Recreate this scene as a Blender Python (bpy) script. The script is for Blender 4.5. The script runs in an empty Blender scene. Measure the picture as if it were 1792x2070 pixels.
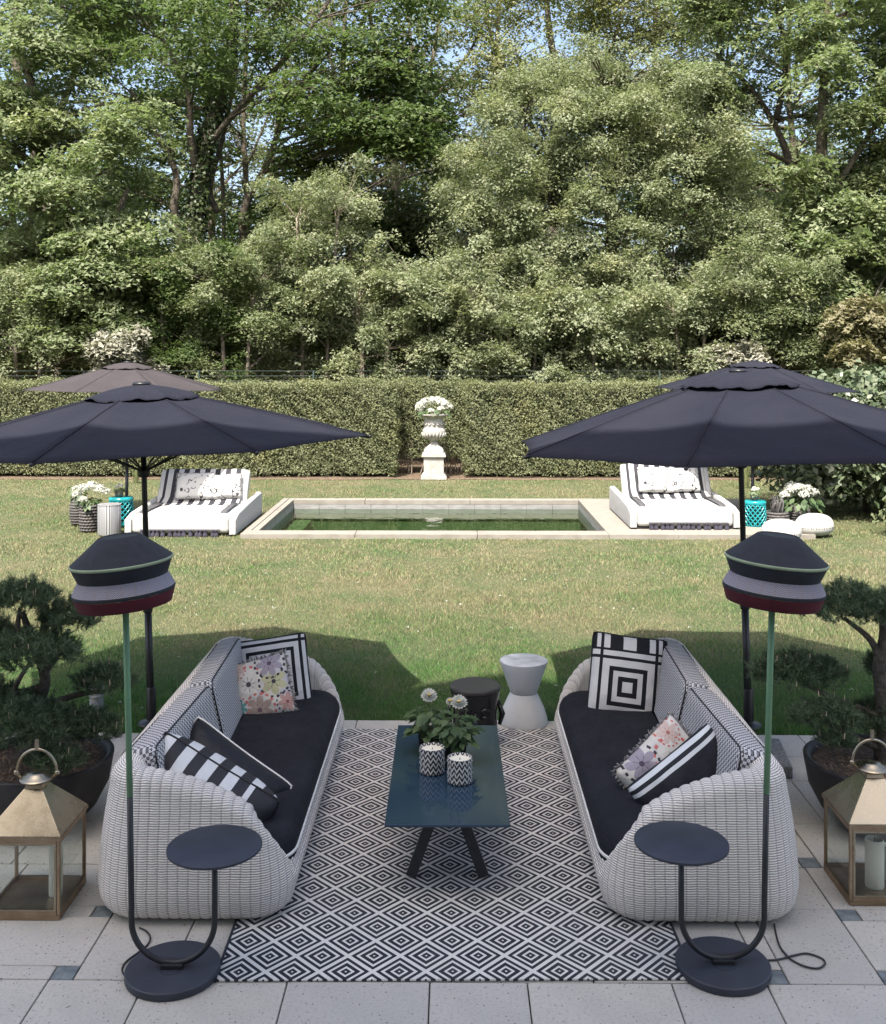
import bpy, bmesh, math, random
import numpy as np
from mathutils import Vector, Matrix
random.seed(7)
RNG = np.random.default_rng(11)
R = math.radians
PI = math.pi

# ---------------------------------------------------------------- camera, sky, sun, exposure
scene = bpy.context.scene
CAM_H, FPX, CX, HZ, YAW = 2.62, 2118.7, 896.0, 726.1, R(0.58)   # pixel frame: photograph at 1792 wide
cam_d = bpy.data.cameras.new('camera')
cam = bpy.data.objects.new('camera', cam_d)
scene.collection.objects.link(cam)
cam.location = (0, 0, CAM_H)
cam.rotation_euler = (R(90), 0, YAW)
cam_d.sensor_fit = 'HORIZONTAL'
cam_d.sensor_width = 36.0
cam_d.lens = 36.0 * FPX / 1792
cam_d.shift_y = -(1035 - HZ) / 1792
cam_d.clip_start, cam_d.clip_end = 0.05, 2000
scene.camera = cam

SUN_TO = Vector((-0.33, -1.20, 2.10)).normalized()               # towards the sun: behind the house, slightly left
SUN_EL = math.asin(SUN_TO.z)
world = bpy.data.worlds.new('World'); scene.world = world; world.use_nodes = True
wn = world.node_tree
sky = wn.nodes.new('ShaderNodeTexSky'); sky.sky_type = 'NISHITA'; sky.sun_disc = False
sky.sun_elevation = SUN_EL
sky.sun_rotation = math.atan2(SUN_TO.x, SUN_TO.y)
sky.air_density, sky.dust_density, sky.ozone_density = 1.0, 5.0, 0.2
bg = wn.nodes['Background']; bg.inputs['Strength'].default_value = 0.15
wn.links.new(sky.outputs[0], bg.inputs[0])
sun_d = bpy.data.lights.new('sun', 'SUN'); sun_d.energy = 4.3; sun_d.angle = R(0.5); sun_d.color = (1.0, 0.95, 0.86)
sun = bpy.data.objects.new('sun', sun_d); scene.collection.objects.link(sun)
sun.rotation_euler = SUN_TO.to_track_quat('Z', 'Y').to_euler()
vs = scene.view_settings
vs.view_transform = 'Standard'; vs.look = 'None'; vs.gamma = 1.0; vs.use_curve_mapping = False
vs.exposure = 1.3
scene.render.engine = 'CYCLES'
scene.cycles.use_denoising = True
scene.cycles.max_bounces = 8
scene.cycles.transparent_max_bounces = 12
scene.cycles.caustics_reflective = False
scene.cycles.caustics_refractive = False

# ---------------------------------------------------------------- pixel -> place
def ray(px, py):
    a, b = (px - CX) / FPX, -(py - HZ) / FPX
    return Vector((a * math.cos(YAW) - math.sin(YAW), a * math.sin(YAW) + math.cos(YAW), b))
def G(px, py, z=0.0):                      # point on the level z
    d = ray(px, py); t = (z - CAM_H) / d.z
    return Vector((d.x * t, d.y * t, z))
def D(px, py, Y):                          # point at distance Y
    d = ray(px, py); t = Y / d.y
    return Vector((d.x * t, Y, CAM_H + d.z * t))

# ---------------------------------------------------------------- object helpers
col = scene.collection
def tag(o, label=None, cat=None, group=None, kind=None):
    if label: o['label'] = label
    if cat: o['category'] = cat
    if group: o['group'] = group
    if kind: o['kind'] = kind
    return o
def thing(name, label, cat, loc=(0, 0, 0), rz=0.0, group=None):
    o = bpy.data.objects.new(name, None); col.objects.link(o)
    o.location = loc; o.rotation_euler = (0, 0, rz); o.empty_display_size = .1
    return tag(o, label, cat, group)
def link(name, me, mat=None, parent=None, loc=None):
    o = bpy.data.objects.new(name, me); col.objects.link(o)
    if mat is not None and not me.materials: me.materials.append(mat)
    if parent is not None: o.parent = parent
    if loc is not None: o.location = loc
    return o
def copy_part(o, parent):
    c = o.copy(); col.objects.link(c); c.parent = parent; return c
def copy_tree(o, parent=None):
    c = o.copy(); col.objects.link(c); c.parent = parent
    for ch in list(o.children): copy_tree(ch, c)
    return c

class MB:
    """collects faces of one mesh"""
    def __init__(s): s.v, s.f, s.uv = [], [], {}
    def add(s, verts, faces):
        b = len(s.v); s.v.extend([tuple(p) for p in verts]); s.f.extend([tuple(i + b for i in f) for f in faces]); return b
    def box(s, lo, hi, M=None):
        x0, y0, z0 = lo; x1, y1, z1 = hi
        vs_ = [(x0,y0,z0),(x1,y0,z0),(x1,y1,z0),(x0,y1,z0),(x0,y0,z1),(x1,y0,z1),(x1,y1,z1),(x0,y1,z1)]
        if M is not None: vs_ = [M @ Vector(p) for p in vs_]
        s.add(vs_, [(0,3,2,1),(4,5,6,7),(0,1,5,4),(1,2,6,5),(2,3,7,6),(3,0,4,7)]); return s
    def frustum(s, c, lo, hi, z0, z1):
        cx, cy = c
        vs_ = []
        for (hx, hy), z in ((lo, z0), (hi, z1)):
            vs_ += [(cx-hx,cy-hy,z),(cx+hx,cy-hy,z),(cx+hx,cy+hy,z),(cx-hx,cy+hy,z)]
        s.add(vs_, [(0,3,2,1),(4,5,6,7),(0,1,5,4),(1,2,6,5),(2,3,7,6),(3,0,4,7)]); return s
    def tube(s, path, rad, n=10, closed=False, caps=True):
        P = [Vector(p) for p in path]; m = len(P)
        if not hasattr(rad, '__len__'): rad = [rad] * m
        rings = []; up = None
        for i in range(m):
            if closed: t = P[(i+1) % m] - P[i-1]
            else: t = P[min(i+1, m-1)] - P[max(i-1, 0)]
            if t.length < 1e-9: t = Vector((0, 0, 1))
            t.normalize()
            if up is None:
                up = Vector((0, 0, 1)) if abs(t.z) < .9 else Vector((1, 0, 0))
            a = up - t * up.dot(t)
            if a.length < 1e-6: a = t.orthogonal()
            a.normalize(); b = t.cross(a); up = a
            rings.append([P[i] + (a * math.cos(2*PI*k/n) + b * math.sin(2*PI*k/n)) * rad[i] for k in range(n)])
        vs_ = [p for r_ in rings for p in r_]; fs = []
        for i in range(m if closed else m - 1):
            j = (i + 1) % m
            for k in range(n):
                k2 = (k + 1) % n
                fs.append((i*n+k, i*n+k2, j*n+k2, j*n+k))
        if caps and not closed:
            fs.append(tuple(range(n))[::-1]); fs.append(tuple((m-1)*n + k for k in range(n)))
        s.add(vs_, fs); return s
    def lathe(s, prof, n=32, c=(0, 0, 0), cap=True):
        cx, cy, cz = c; vs_ = []; fs = []; m = len(prof)
        for r_, z in prof:
            for k in range(n):
                a = 2*PI*k/n; vs_.append((cx + r_*math.cos(a), cy + r_*math.sin(a), cz + z))
        for i in range(m - 1):
            for k in range(n):
                k2 = (k+1) % n; fs.append((i*n+k, i*n+k2, (i+1)*n+k2, (i+1)*n+k))
        if cap:
            if prof[0][0] > 1e-4: fs.append(tuple(range(n))[::-1])
            if prof[-1][0] > 1e-4: fs.append(tuple((m-1)*n + k for k in range(n)))
        s.add(vs_, fs); return s
    def rbox(s, size, r, n=8, M=None, puff=0.0):
        hx, hy, hz = [d / 2 for d in size]
        bm = bmesh.new(); bmesh.ops.create_cube(bm, size=2)
        bmesh.ops.subdivide_edges(bm, edges=bm.edges[:], cuts=n, use_grid_fill=True)
        bm.verts.ensure_lookup_table(); out = []
        for v in bm.verts:
            q = v.co.copy()
            # squeeze the grid so more rows lie on the rounding
            core = Vector((max(hx-r,0)*max(-1,min(1,q.x*1.35)), max(hy-r,0)*max(-1,min(1,q.y*1.35)), max(hz-r,0)*max(-1,min(1,q.z*1.35))))
            d = Vector([max(0, abs(c)-.74)/.26*(1 if c > 0 else -1) for c in q])
            if d.length > 1e-6: d.normalize()
            p = core + d * r
            if puff:
                p.z += puff * (1-(p.x/hx)**2) * (1-(p.y/hy)**2) * (p.z/hz)
            out.append(M @ p if M is not None else p)
        fs = [tuple(v.index for v in f.verts) for f in bm.faces]
        bm.free(); s.add(out, fs); return s
    def build(s, name, mat=None, parent=None, smooth=False, loc=None, angle=None):
        me = bpy.data.meshes.new(name); me.from_pydata(s.v, [], s.f); me.update()
        if smooth:
            me.polygons.foreach_set('use_smooth', [True] * len(me.polygons))
            if angle is not None:
                me.set_sharp_from_angle(angle=R(angle))
        return link(name, me, mat, parent, loc)

def bevel_mesh(me, w=.005, seg=2):
    bm = bmesh.new(); bm.from_mesh(me)
    bmesh.ops.bevel(bm, geom=bm.edges[:], offset=w, segments=seg, affect='EDGES', profile=.7)
    bm.to_mesh(me); bm.free(); me.update()

def np_mesh(name, V, F, mat=None, parent=None, rnd=None, smooth=False, loc=None):
    V = np.asarray(V, np.float32); F = np.asarray(F, np.int32)
    me = bpy.data.meshes.new(name); k = F.shape[1]
    me.vertices.add(len(V)); me.vertices.foreach_set('co', V.ravel())
    me.loops.add(F.size); me.loops.foreach_set('vertex_index', F.ravel())
    me.polygons.add(len(F)); me.polygons.foreach_set('loop_start', np.arange(0, F.size, k, dtype=np.int32))
    me.polygons.foreach_set('loop_total', np.full(len(F), k, np.int32))
    if smooth: me.polygons.foreach_set('use_smooth', np.ones(len(F), bool))
    if rnd is not None:
        at = me.attributes.new('rnd', 'FLOAT', 'POINT'); at.data.foreach_set('value', np.asarray(rnd, np.float32))
    me.update(calc_edges=True)
    return link(name, me, mat, parent, loc)

def unit(a): return a / np.maximum(np.linalg.norm(a, axis=1, keepdims=True), 1e-9)
def leaf_quads(P, N, size, aspect=.55, tang=None, fold=.12):
    """kite leaves at P with normals N; returns V, F, rnd"""
    n = len(P); N = unit(N)
    T = RNG.normal(size=(n, 3)) if tang is None else tang + RNG.normal(size=(n, 3)) * .35
    T = unit(T - N * (T * N).sum(1, keepdims=True)); B = np.cross(N, T)
    s = (np.asarray(size) * np.ones(n))[:, None]
    V = np.empty((n, 4, 3))
    V[:, 0] = P; V[:, 1] = P + T*s*.5 + B*s*aspect*.5 + N*s*fold
    V[:, 2] = P + T*s; V[:, 3] = P + T*s*.5 - B*s*aspect*.5 + N*s*fold
    F = np.arange(n*4).reshape(n, 4)
    return V.reshape(-1, 3), F, np.repeat(RNG.random(n), 4)

def leaf_tris(P, N, size, aspect=.7):
    """one lopsided triangle per leaf, for crowns seen from afar"""
    n = len(P); N = unit(N); T = RNG.normal(size=(n, 3)); T = unit(T - N*(T*N).sum(1, keepdims=True)); B = np.cross(N, T)
    s = (np.asarray(size) * np.ones(n))[:, None]; V = np.empty((n, 3, 3))
    V[:, 0] = P - B*s*aspect*.22; V[:, 1] = P + T*s*.35 + B*s*aspect*.62; V[:, 2] = P + T*s*1.05
    return V.reshape(-1, 3), np.arange(n*3).reshape(n, 3), np.repeat(RNG.random(n), 3)

# ---------------------------------------------------------------- node helpers
class E:
    def __init__(s, nt, sock): s.nt, s.s = nt, sock
    def op(s, kind, *o):
        n = s.nt.nodes.new('ShaderNodeMath'); n.operation = kind
        for i, a in enumerate((s,) + o):
            if isinstance(a, E): s.nt.links.new(a.s, n.inputs[i])
            else: n.inputs[i].default_value = a
        return E(s.nt, n.outputs[0])
    def __add__(s, o): return s.op('ADD', o)
    def __sub__(s, o): return s.op('SUBTRACT', o)
    def __mul__(s, o): return s.op('MULTIPLY', o)
    def __truediv__(s, o): return s.op('DIVIDE', o)
    __radd__ = __add__; __rmul__ = __mul__
    def __rsub__(s, o): return (s * -1) + o
    def abs(s): return s.op('ABSOLUTE')
    def mod(s, o): return s.op('FLOORED_MODULO', o)
    def sin(s): return s.op('SINE')
    def floor(s): return s.op('FLOOR')
    def lt(s, o): return s.op('LESS_THAN', o)
    def gt(s, o): return s.op('GREATER_THAN', o)
    def min(s, o): return s.op('MINIMUM', o)
    def max(s, o): return s.op('MAXIMUM', o)
    def pow(s, o): return s.op('POWER', o)
    def sqrt(s): return s.op('SQRT')
    def atan2(s, o): return s.op('ARCTAN2', o)
    def band(s, a, b): return s.gt(a) * s.lt(b)
class Mat:
    def __init__(s, name, rough=.6, metal=0.0, spec=.5):
        s.m = bpy.data.materials.new(name); s.m.use_nodes = True; s.nt = s.m.node_tree
        s.b = s.nt.nodes['Principled BSDF']
        s.b.inputs['Roughness'].default_value = rough; s.b.inputs['Metallic'].default_value = metal
        s.b.inputs['Specular IOR Level'].default_value = spec
    def coord(s, kind='Object'):
        if not hasattr(s, 'tc'): s.tc = s.nt.nodes.new('ShaderNodeTexCoord')
        return s.tc.outputs[kind]
    def xyz(s, kind='Object'):
        n = s.nt.nodes.new('ShaderNodeSeparateXYZ'); s.nt.links.new(s.coord(kind), n.inputs[0])
        return [E(s.nt, o) for o in n.outputs]
    def noise(s, scale, detail=4, rough=.55, kind='Object', stretch=None):
        n = s.nt.nodes.new('ShaderNodeTexNoise'); n.inputs['Scale'].default_value = scale
        n.inputs['Detail'].default_value = detail; n.inputs['Roughness'].default_value = rough
        src = s.coord(kind)
        if stretch:
            mp = s.nt.nodes.new('ShaderNodeMapping'); mp.inputs['Scale'].default_value = stretch
            s.nt.links.new(src, mp.inputs[0]); src = mp.outputs[0]
        s.nt.links.new(src, n.inputs['Vector']); return E(s.nt, n.outputs['Fac'])
    def voro(s, scale, kind='Object', feature='F1'):
        n = s.nt.nodes.new('ShaderNodeTexVoronoi'); n.inputs['Scale'].default_value = scale; n.feature = feature
        s.nt.links.new(s.coord(kind), n.inputs['Vector']); return n
    def attr(s, name='rnd'):
        n = s.nt.nodes.new('ShaderNodeAttribute'); n.attribute_name = name; return E(s.nt, n.outputs['Fac'])
    def objrand(s):
        n = s.nt.nodes.new('ShaderNodeObjectInfo'); return E(s.nt, n.outputs['Random'])
    def mix(s, fac, a, b):
        n = s.nt.nodes.new('ShaderNodeMix'); n.data_type = 'RGBA'; n.clamp_factor = True
        if isinstance(fac, E): s.nt.links.new(fac.s, n.inputs[0])
        else: n.inputs[0].default_value = fac
        for i, c in ((6, a), (7, b)):
            if isinstance(c, tuple): n.inputs[i].default_value = (*c[:3], 1)
            else: s.nt.links.new(c, n.inputs[i])
        return n.outputs[2]
    def ramp(s, fac, lo, hi):
        n = s.nt.nodes.new('ShaderNodeMapRange'); s.nt.links.new(fac.s, n.inputs[0])
        n.inputs[1].default_value = lo; n.inputs[2].default_value = hi; return E(s.nt, n.outputs[0])
    def color(s, c):
        if isinstance(c, tuple): s.b.inputs['Base Color'].default_value = (*c[:3], 1)
        else: s.nt.links.new(c, s.b.inputs['Base Color'])
        return s
    def rough(s, e): s.nt.links.new(e.s, s.b.inputs['Roughness']); return s
    def bump(s, h, strength=.3, dist=.01):
        n = s.nt.nodes.new('ShaderNodeBump'); n.inputs['Strength'].default_value = strength; n.inputs['Distance'].default_value = dist
        s.nt.links.new(h.s, n.inputs['Height']); s.nt.links.new(n.outputs[0], s.b.inputs['Normal']); return s

def plain(name, c, rough=.6, metal=0.0, var=.15, vs_=6, bump=0.0, bs=60, bd=.005, spec=.5):
    m = Mat(name, rough, metal, spec)
    lo = tuple(x * (1 - var) for x in c); hi = tuple(min(1, x * (1 + var)) for x in c)
    m.color(m.mix(m.ramp(m.noise(vs_), .3, .7), lo, hi))
    if bump: m.bump(m.noise(bs, 5, .6), bump, bd)
    return m.m
def leaf_mat(name, a, b, trans=.35, rough=.5, spec=.3, gain=1.0, drift=0):
    """two leaf colours spread leaf by leaf, some light passing through"""
    a, b = tuple(x*gain for x in a), tuple(x*gain for x in b)
    m = Mat(name, rough, 0, spec); r_ = m.attr()
    c = m.mix(r_, a, b)
    if drift:
        hi_, lo_ = tuple(x*f for x, f in zip(b, (1.12, 1.02, .80))), tuple(x*f for x, f in zip(a, (.70, .86, .80)))
        c = m.mix(m.ramp(m.noise(drift, 3), .52, .72) * .55, c, hi_); c = m.mix(m.ramp(m.noise(drift*1.9, 4), .54, .74) * .55, c, lo_)
    m.color(c)
    tr = m.nt.nodes.new('ShaderNodeBsdfTranslucent'); m.nt.links.new(m.mix(.5, c, (a[0]*1.6, a[1]*1.7, a[2]*.8)), tr.inputs[0])
    mx = m.nt.nodes.new('ShaderNodeMixShader'); mx.inputs[0].default_value = trans
    m.nt.links.new(m.b.outputs[0], mx.inputs[1]); m.nt.links.new(tr.outputs[0], mx.inputs[2])
    m.nt.links.new(mx.outputs[0], m.nt.nodes['Material Output'].inputs[0])
    return m.m
def clear_mat(name, tint, ior=1.45, rough=.0, edge=1.0):
    m = Mat(name); nt = m.nt; nt.nodes.remove(m.b)
    tr = nt.nodes.new('ShaderNodeBsdfTransparent'); tr.inputs[0].default_value = (*tint, 1)
    gl = nt.nodes.new('ShaderNodeBsdfGlossy'); gl.inputs['Roughness'].default_value = rough
    if edge < 1:
        lw = nt.nodes.new('ShaderNodeLayerWeight'); fr = (E(nt, lw.outputs['Facing']).pow(5.0) * .6 + .04); fr_out = fr.s
    else:
        fr = nt.nodes.new('ShaderNodeFresnel'); fr.inputs[0].default_value = ior; fr_out = fr.outputs[0]
    mx = nt.nodes.new('ShaderNodeMixShader')
    nt.links.new(fr_out, mx.inputs[0]); nt.links.new(tr.outputs[0], mx.inputs[1]); nt.links.new(gl.outputs[0], mx.inputs[2])
    nt.links.new(mx.outputs[0], nt.nodes['Material Output'].inputs[0])
    m.fr, m.gl = fr, gl
    return m

# ---------------------------------------------------------------- materials
K = {}
K['slab_base'] = plain('joint_mortar', (.05, .048, .042), .95)
m = Mat('paving_concrete', .85); n1 = m.noise(3.0); n2 = m.noise(75, 4, .75); n3 = m.objrand()
sp = m.voro(42); spf = E(m.nt, sp.outputs['Distance'])
c = m.mix(m.ramp(n1, .3, .75), (.43, .41, .37), (.555, .525, .475))
c = m.mix(m.ramp(n3, .35, 1.0) * .55, c, (.40, .39, .375))
c = m.mix(m.ramp(n2, .50, .70) * .6, c, (.24, .235, .225))
c = m.mix(spf.lt(.16) * m.ramp(m.noise(11), .40, .55) * .9, c, (.09, .085, .08))
c = m.mix(m.ramp(m.noise(1.6, 5, .7), .50, .72) * .45, c, (.31, .285, .245))
m.color(c).bump(n2, .25, .003); K['slab'] = m.m
m = Mat('slate', .6); c = m.mix(m.ramp(m.noise(14, 5), .35, .7), (.10, .125, .14), (.22, .25, .26)); m.color(c).bump(m.noise(30), .4, .004); K['slate'] = m.m
K['stone_block'] = plain('dark_granite', (.16, .165, .17), .8, var=.5, vs_=60, bump=.4, bs=50)

m = Mat('lawn_soil', .95)
nA, nB, nC = m.noise(.55, 5), m.noise(2.2, 6, .65), m.noise(40, 4, .7)
near_ = m.ramp(m.xyz()[1], 8.3, 10.6)  # ground greener by the patio as well, the shaded tone put into its colour
c = m.mix(m.ramp(nA * .55 + nB * .45 + near_ * .16, .50, .85), (.036, .066, .018), (.13, .115, .064))
c = m.mix(m.ramp(nC, .4, .65) * .6, c, (.06, .075, .022))
m.color(c).bump(nC, .8, .03); K['lawn'] = m.m
m = Mat('grass_blade', .6, 0, .25); geo = m.nt.nodes.new('ShaderNodeNewGeometry')
sep = m.nt.nodes.new('ShaderNodeSeparateXYZ'); m.nt.links.new(geo.outputs['Position'], sep.inputs[0])
def wnoise(scale, detail):
    n = m.nt.nodes.new('ShaderNodeTexNoise'); n.inputs['Scale'].default_value = scale; n.inputs['Detail'].default_value = detail
    m.nt.links.new(geo.outputs['Position'], n.inputs['Vector']); return E(m.nt, n.outputs['Fac'])
near_ = m.ramp(E(m.nt, sep.outputs[1]), 8.3, 10.6)      # greener by the patio: the shaded lawn's tone put into the blades
dry = m.ramp(wnoise(.55, 5) * .40 + wnoise(2.2, 5) * .30 + m.attr() * .36 + near_ * .26, .50, .90)
c = m.mix(dry, (.080, .205, .045), (.315, .262, .162)); m.color(c)
tr = m.nt.nodes.new('ShaderNodeBsdfTranslucent'); m.nt.links.new(c, tr.inputs[0])
mx = m.nt.nodes.new('ShaderNodeMixShader'); mx.inputs[0].default_value = .3
m.nt.links.new(m.b.outputs[0], mx.inputs[1]); m.nt.links.new(tr.outputs[0], mx.inputs[2]); m.nt.links.new(mx.outputs[0], m.nt.nodes['Material Output'].inputs[0])
K['grass'] = m.m
K['soil'] = plain('earth', (.12, .085, .055), .95, var=.5, vs_=12, bump=.8, bs=40, bd=.03)
K['potsoil'] = plain('pot_soil', (.13, .09, .065), .95, var=.6, vs_=60, bump=1, bs=90, bd=.02)

# rug
m = Mat('diamond_rug_weave', .9, 0, .2); x, y, z = m.xyz()
PX, PY = .2279, .2362
a = ((x / PX - .366 + .5).mod(1.0) - .5).abs(); b = ((y / PY - .24 + .5).mod(1.0) - .5).abs()
L1 = a + b; d = L1.min(1.0 - L1)
dark = d.band(.027, .107).max(d.band(.170, .278)).max(d.band(.350, .443))
wear = m.ramp(m.noise(2.5, 5), .35, .7)
weave = (x * 900).sin() * .5 + (y * 900).sin() * .5
lightc = m.mix(wear, (.66, .65, .62), (.74, .72, .68)); darkc = m.mix(m.noise(30), (.016, .019, .03), (.035, .038, .05))
tone = m.mix(m.ramp(m.noise(.9, 5, .7), .45, .75) * .14, m.mix(dark, lightc, darkc), (.30, .285, .26))
m.color(m.mix(m.ramp(m.noise(260, 2, .8), .45, .8) * .10, tone, (.18, .175, .17))).bump(weave + m.noise(3, 3) * 6.0, .45, .003); K['rug'] = m.m
K['rug_edge'] = plain('rug_binding', (.02, .025, .035), .9)

# wicker: uv in metres
m = Mat('white_wicker', .55, 0, .35)
uvn = m.nt.nodes.new('ShaderNodeUVMap'); uvn.uv_map = 'uv'
sx = m.nt.nodes.new('ShaderNodeSeparateXYZ'); m.nt.links.new(uvn.outputs[0], sx.inputs[0])
u, v = E(m.nt, sx.outputs[0]), E(m.nt, sx.outputs[1])
ST, RB = .0110, .048
v = v + (m.noise(7, 3) - .5) * .010; u = u + (m.noise(5, 2) - .5) * .012      # uneven tension
row = (v / ST).floor(); prof = ((v / ST).mod(1.0) * PI).sin()
over = ((u / RB + row * 1.0) * PI).sin()
rib = ((u / RB).mod(1.0) - .5).abs()
hgt = prof * (.65 + .35 * (over * .5 + .5)) 
gap = m.ramp(prof, .30, .62)
c = m.mix(gap, (.19, .178, .17), (.88, .83, .785))
c = m.mix(m.ramp(rib, .36, .48) * .55, c, (.24, .227, .22))
c = m.mix(m.ramp(over * -1.0, .35, .95) * .18, c, (.38, .365, .36))
c = m.mix(m.ramp(m.noise(1.8, 5), .45, .7) * .25, c, (.46, .44, .42))
c = m.mix(m.ramp(m.noise(45, 2), .5, .75) * .25, c, (.42, .40, .39))
m.color(c).bump(hgt, .6, .006); K['wicker'] = m.m

m = Mat('black_canvas', .85, 0, .25); n1 = m.noise(4, 5); n2 = m.noise(14, 5, .6, stretch=(1, .35, 1))
m.color(m.mix(m.ramp(n1, .35, .7), (.009, .010, .0155), (.016, .0175, .025))).bump(n2 + m.noise(3.2, 2, .5, stretch=(2.2, .7, 1)) * 1.6, .6, .03); K['black_canvas'] = m.m
K['white_piping'] = plain('white_piping', (.72, .72, .70), .8)
K['black_piping'] = plain('black_piping', (.015, .016, .02), .8)
m = Mat('houndstooth', .9, 0, .2); x, y, z = m.xyz()
Cc = .0155
k1 = ((x / Cc).floor() + (y / Cc).floor() + (z / Cc).floor()).mod(2.0)
diag = ((x + y + z) / (Cc * .5)).floor().mod(2.0)
m.color(m.mix(k1 * .75 + diag * .25, (.63, .63, .65), (.035, .036, .045))).bump(m.noise(12), .3, .01); K['check'] = m.m

def pillow_mat(name, fn, rough=.85):
    m = Mat(name, rough, 0, .2); x, y, z = m.xyz()
    fn(m, x, y, z); m.bump(m.noise(9, 4, .5), .6, .03); return m.m
WHT, BLK, DGR = (.62, .62, .63), (.016, .017, .022), (.03, .031, .037)
def f_geo(m, x, y, z):               # nested squares inside crossing bars
    s = .5
    X, Z = x / s, z / s
    d = X.abs().max(Z.abs())
    rings = d.band(.06, .11).max(d.band(.17, .215)).max(d.band(.275, .32))
    bars = X.abs().band(.385, .425).max(Z.abs().band(.385, .425))
    m.color(m.mix(rings.max(bars).max(d.gt(.47)).max(y.gt(.02)), WHT, BLK))
def f_geo_top(m, x, y, z):           # the same with a band of broad stripes on top
    s = .5
    X, Z = x / s, (z + .06) / s
    d = X.abs().max(Z.abs())
    rings = d.band(.065, .125).max(d.band(.19, .245))
    bars = X.abs().band(.335, .375).max(Z.abs().band(.335, .375))
    st = ((x / .09).mod(2.0)).lt(1.0) * Z.gt(.46)
    top = Z.gt(.46) * (1.0 - ((x / .085 + .5).mod(2.0)).lt(1.0))
    m.color(m.mix(rings.max(bars).max(X.abs().gt(.47)).max(top).max(Z.band(.44, .47)).max(y.gt(.02)), WHT, BLK))
def f_stripe(m, x, y, z):            # broad stripes
    st = ((x / .062 + .25).mod(2.0)).lt(1.0)
    m.color(m.mix(st.max(x.gt(.20) * y.lt(0)), (.58, .60, .62), DGR))
def f_black_edge(m, x, y, z):        # black with white on the far face
    m.color(m.mix(y.gt(.012), BLK, (.6, .6, .6)))
def f_black_stripe(m, x, y, z):      # black back, striped front showing along the edge
    st = ((z / .020 + .35).mod(2.0)).lt(1.0)
    m.color(m.mix(z.gt(.145) * st, (.02, .022, .03), (.60, .63, .66)))
def f_floral(m, x, y, z):
    c = (.62, .60, .56)
    cur = m.mix(m.ramp(m.noise(7, 3), .5, .56), c, (.52, .50, .53))
    for k, (fx, fz, r_, np_, ca, cb) in enumerate(((-.06, .04, .10, 8, (.66, .64, .60), (.08, .07, .08)), (.10, .02, .085, 6, (.48, .47, .30), (.05, .05, .06)),
                                 (-.02, -.13, .09, 7, (.40, .32, .28), (.16, .10, .12)), (.09, .14, .085, 7, (.33, .30, .36), (.10, .08, .12)),
                                 (-.15, -.09, .06, 9, (.12, .30, .30), (.03, .08, .09)), (.16, -.12, .06, 7, (.48, .30, .27), (.2, .06, .07)), (-.13, .15, .06, 7, (.56, .44, .40), (.35, .14, .12)))):
        dx, dz = x - fx, z - fz
        rr = (dx * dx + dz * dz).sqrt(); an = dz.atan2(dx)
        pet = ((an * (np_ / 2.0)).sin().abs() * .45 + .55) * r_
        inside = rr.lt(pet)
        vein = ((an * (np_ / 2.0)).sin().abs()).lt(.16) * rr.lt(pet * .8)
        cc = m.mix(vein.max(rr.lt(r_ * .16)), ca, cb)
        cur = m.mix(inside, cur, cc)
        ringd = rr.band(r_ * 1.02, r_ * 1.18) * ((an * 16.0).sin()).gt(0.0)
        cur = m.mix(ringd, cur, ((.55, .16, .14), (.05, .05, .06))[k % 2])
    m.color(cur)
K['p_geo'] = pillow_mat('nested_square_print', f_geo)
K['p_geo_top'] = pillow_mat('nested_square_and_stripe_print', f_geo_top)
K['p_stripe'] = pillow_mat('broad_stripe_cotton', f_stripe, .6)
K['p_black'] = pillow_mat('black_satin_cotton', f_black_edge, .5)
K['p_black_stripe'] = pillow_mat('black_cotton_with_stripes', f_black_stripe, .7)
K['p_floral'] = pillow_mat('floral_print', f_floral)

m = Mat('dark_table_glass', .10, 0, .6); n1 = m.noise(2.5, 4)
m.color(m.mix(n1, (.017, .038, .066), (.028, .053, .084))).rough(m.ramp(m.noise(5, 5), .3, .75) * .07 + .045); K['table_top'] = m.m
K['black_metal'] = plain('black_metal', (.018, .019, .023), .42, 0, .2, 20)
K['blue_black'] = plain('blue_black_paint', (.030, .035, .052), .5, 0, .2, 9, .12, 120, .001)
K['black_gloss'] = plain('black_glazed_ceramic', (.012, .012, .013), .18)
K['white_lacquer'] = plain('white_lacquer', (.60, .62, .66), .35, var=.06)
K['dirty_top'] = plain('stool_top_weathered', (.55, .57, .60), .45, var=.35, vs_=9)
K['green_pole'] = plain('sage_green_paint', (.16, .30, .17), .45, var=.08)
K['green_rim'] = plain('sage_green_piping', (.28, .34, .22), .6)
K['shade_black'] = plain('black_lamp_fabric', (.022, .024, .032), .9, var=.2, vs_=30, bump=.3, bs=300, bd=.002)
K['shade_red'] = plain('burgundy_lamp_fabric', (.085, .008, .018), .9, bump=.3, bs=300, bd=.002)
m = Mat('zigzag_lamp_braid', .9, 0, .2); x, y, z = m.xyz(); an = y.atan2(x)
zz = ((z / .0075 + ((an * 34).mod(2.0) - 1.0).abs() * 1.2).mod(1.0)).lt(.45)
cw = m.mix(m.ramp((an * 23).sin(), .9, .97) * .4, (.42, .40, .44), (.45, .32, .22))
m.color(m.mix(zz, cw, (.12, .10, .16))); K['braid'] = m.m
m = Mat('aged_brass', .36, 1.0); n1 = m.noise(5, 6, .65)
m.color(m.mix(m.ramp(n1, .3, .75), (.31, .265, .19), (.44, .39, .30))).rough(m.ramp(n1, .3, .8) * .2 + .2); K['brass'] = m.m
m = Mat('copper_brown_brass', .4, 1.0); n1 = m.noise(8, 6, .65); m.color(m.mix(m.ramp(n1, .3, .7), (.28, .195, .13), (.46, .36, .25))); K['brass_dark'] = m.m
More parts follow.
